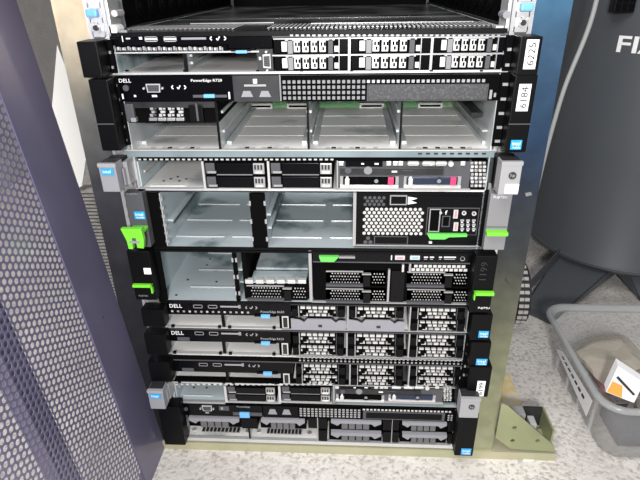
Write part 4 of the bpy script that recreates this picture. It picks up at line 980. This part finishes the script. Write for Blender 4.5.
crumple('plastic_bag', (.685, .15, .052), (.070, .088, .040), 'bag', 'crumpled clear plastic bag at the right of the bin', 'bag', 5)
o = MB().poly([(.50, .12, .02), (.60, .13, .015), (.60, .20, .01), (.50, .20, .015)], (0, 0, .012), 'cardp').build('pink_packet'); tag(o, 'pink packet lying at the bottom of the bin', 'packet')
def atx(px, py, x):
    d = FW + RT*((px-320)/FPX) - UP*((py-240)/FPX)
    return CP + d*((x-CP.x)/d.x)
cq = [atx(556, 349, BC[0]-.1655), atx(562, 351, BC[0]-.1655), atx(592, 401, BC[0]-.1655), atx(586, 416, BC[0]-.1655)]
pl = MB().poly(cq, (.0006, 0, 0), 'cardw').build('paper_label', bt)
mb = MB()
for k in range(7):
    f0, f1 = .12+.11*k, .19+.11*k; up_ = lambda f, g: cq[0].lerp(cq[3], f).lerp(cq[1].lerp(cq[2], f), g)
    mb.poly([up_(f0, .45), up_(f0, .62), up_(f1, .62), up_(f1, .45)], (-.0005, 0, 0), 'ink')
mb.build('printed_lines', pl)
bx = thing('orange_box', 'small white and orange card box leaning inside the bin front', 'box', (.50, .05, .0))
bq = [at(606, 392, .055), at(634, 403, .045), at(644, 383, .055), at(618, 366, .065)]
MB().poly(bq, (.002, .014, .004), 'cardw').build('box_body', bx)
bp = lambda f, g: bq[0].lerp(bq[1], f).lerp(bq[3].lerp(bq[2], f), g)
MB().poly([bp(.02, .03), bp(.55, .03), bp(.40, .45), bp(.05, .45)], (0, -.001, 0), 'cardo').build('orange_band', bx)
MB().poly([bp(.1, .62), bp(.85, .30), bp(.9, .38), bp(.15, .70)], (0, -.001, 0), 'ink').build('black_stroke', bx)
o = MB().box(.49, .58, .03, .10, FLOOR+.003, FLOOR+.03, 'darkp', .004).build('dark_packet'); tag(o, 'dark packet at the bottom front corner of the bin', 'packet')
o = MB().box(.60, .70, .02, .09, FLOOR+.003, FLOOR+.035, 'cardp', .004).build('pink_box'); tag(o, 'flat pink box at the bottom right of the bin', 'box')

rnd = random.Random(3)
def patch(name, px, m, label, cat, r_=1.0, seed=1):
    rn = random.Random(seed); c = [sum(p[i] for p in px)/len(px) for i in (0, 1)]; pts = []
    for i in range(len(px)):
        a, b = px[i], px[(i+1) % len(px)]
        for k in range(4):
            u = (a[0]+(b[0]-a[0])*k/4+rn.uniform(-1, 1)*r_, a[1]+(b[1]-a[1])*k/4+rn.uniform(-1, 1)*r_); pts.append(atz(u[0], u[1], FLOOR+.0003))
    o = MB().poly(pts, (0, 0, .0008), m).build(name); return tag(o, label, cat)
M['ochre'] = mat('dried_ochre_paint', (.62, .47, .20), .8, 0, ((.62, .56, .45), 40, .45, .6))
patch('paint_stain', [(500, 380), (509, 372), (514, 388), (521, 402), (519, 410), (502, 404)], 'ochre', 'dried yellow paint patch on the concrete beside the right upright', 'stain', 1.2, 2)
patch('plaster_flake', [(520, 457), (533, 457), (536, 460), (526, 462)], 'white', 'thin white plaster flake on the floor before the rack foot', 'flake', .6, 5)
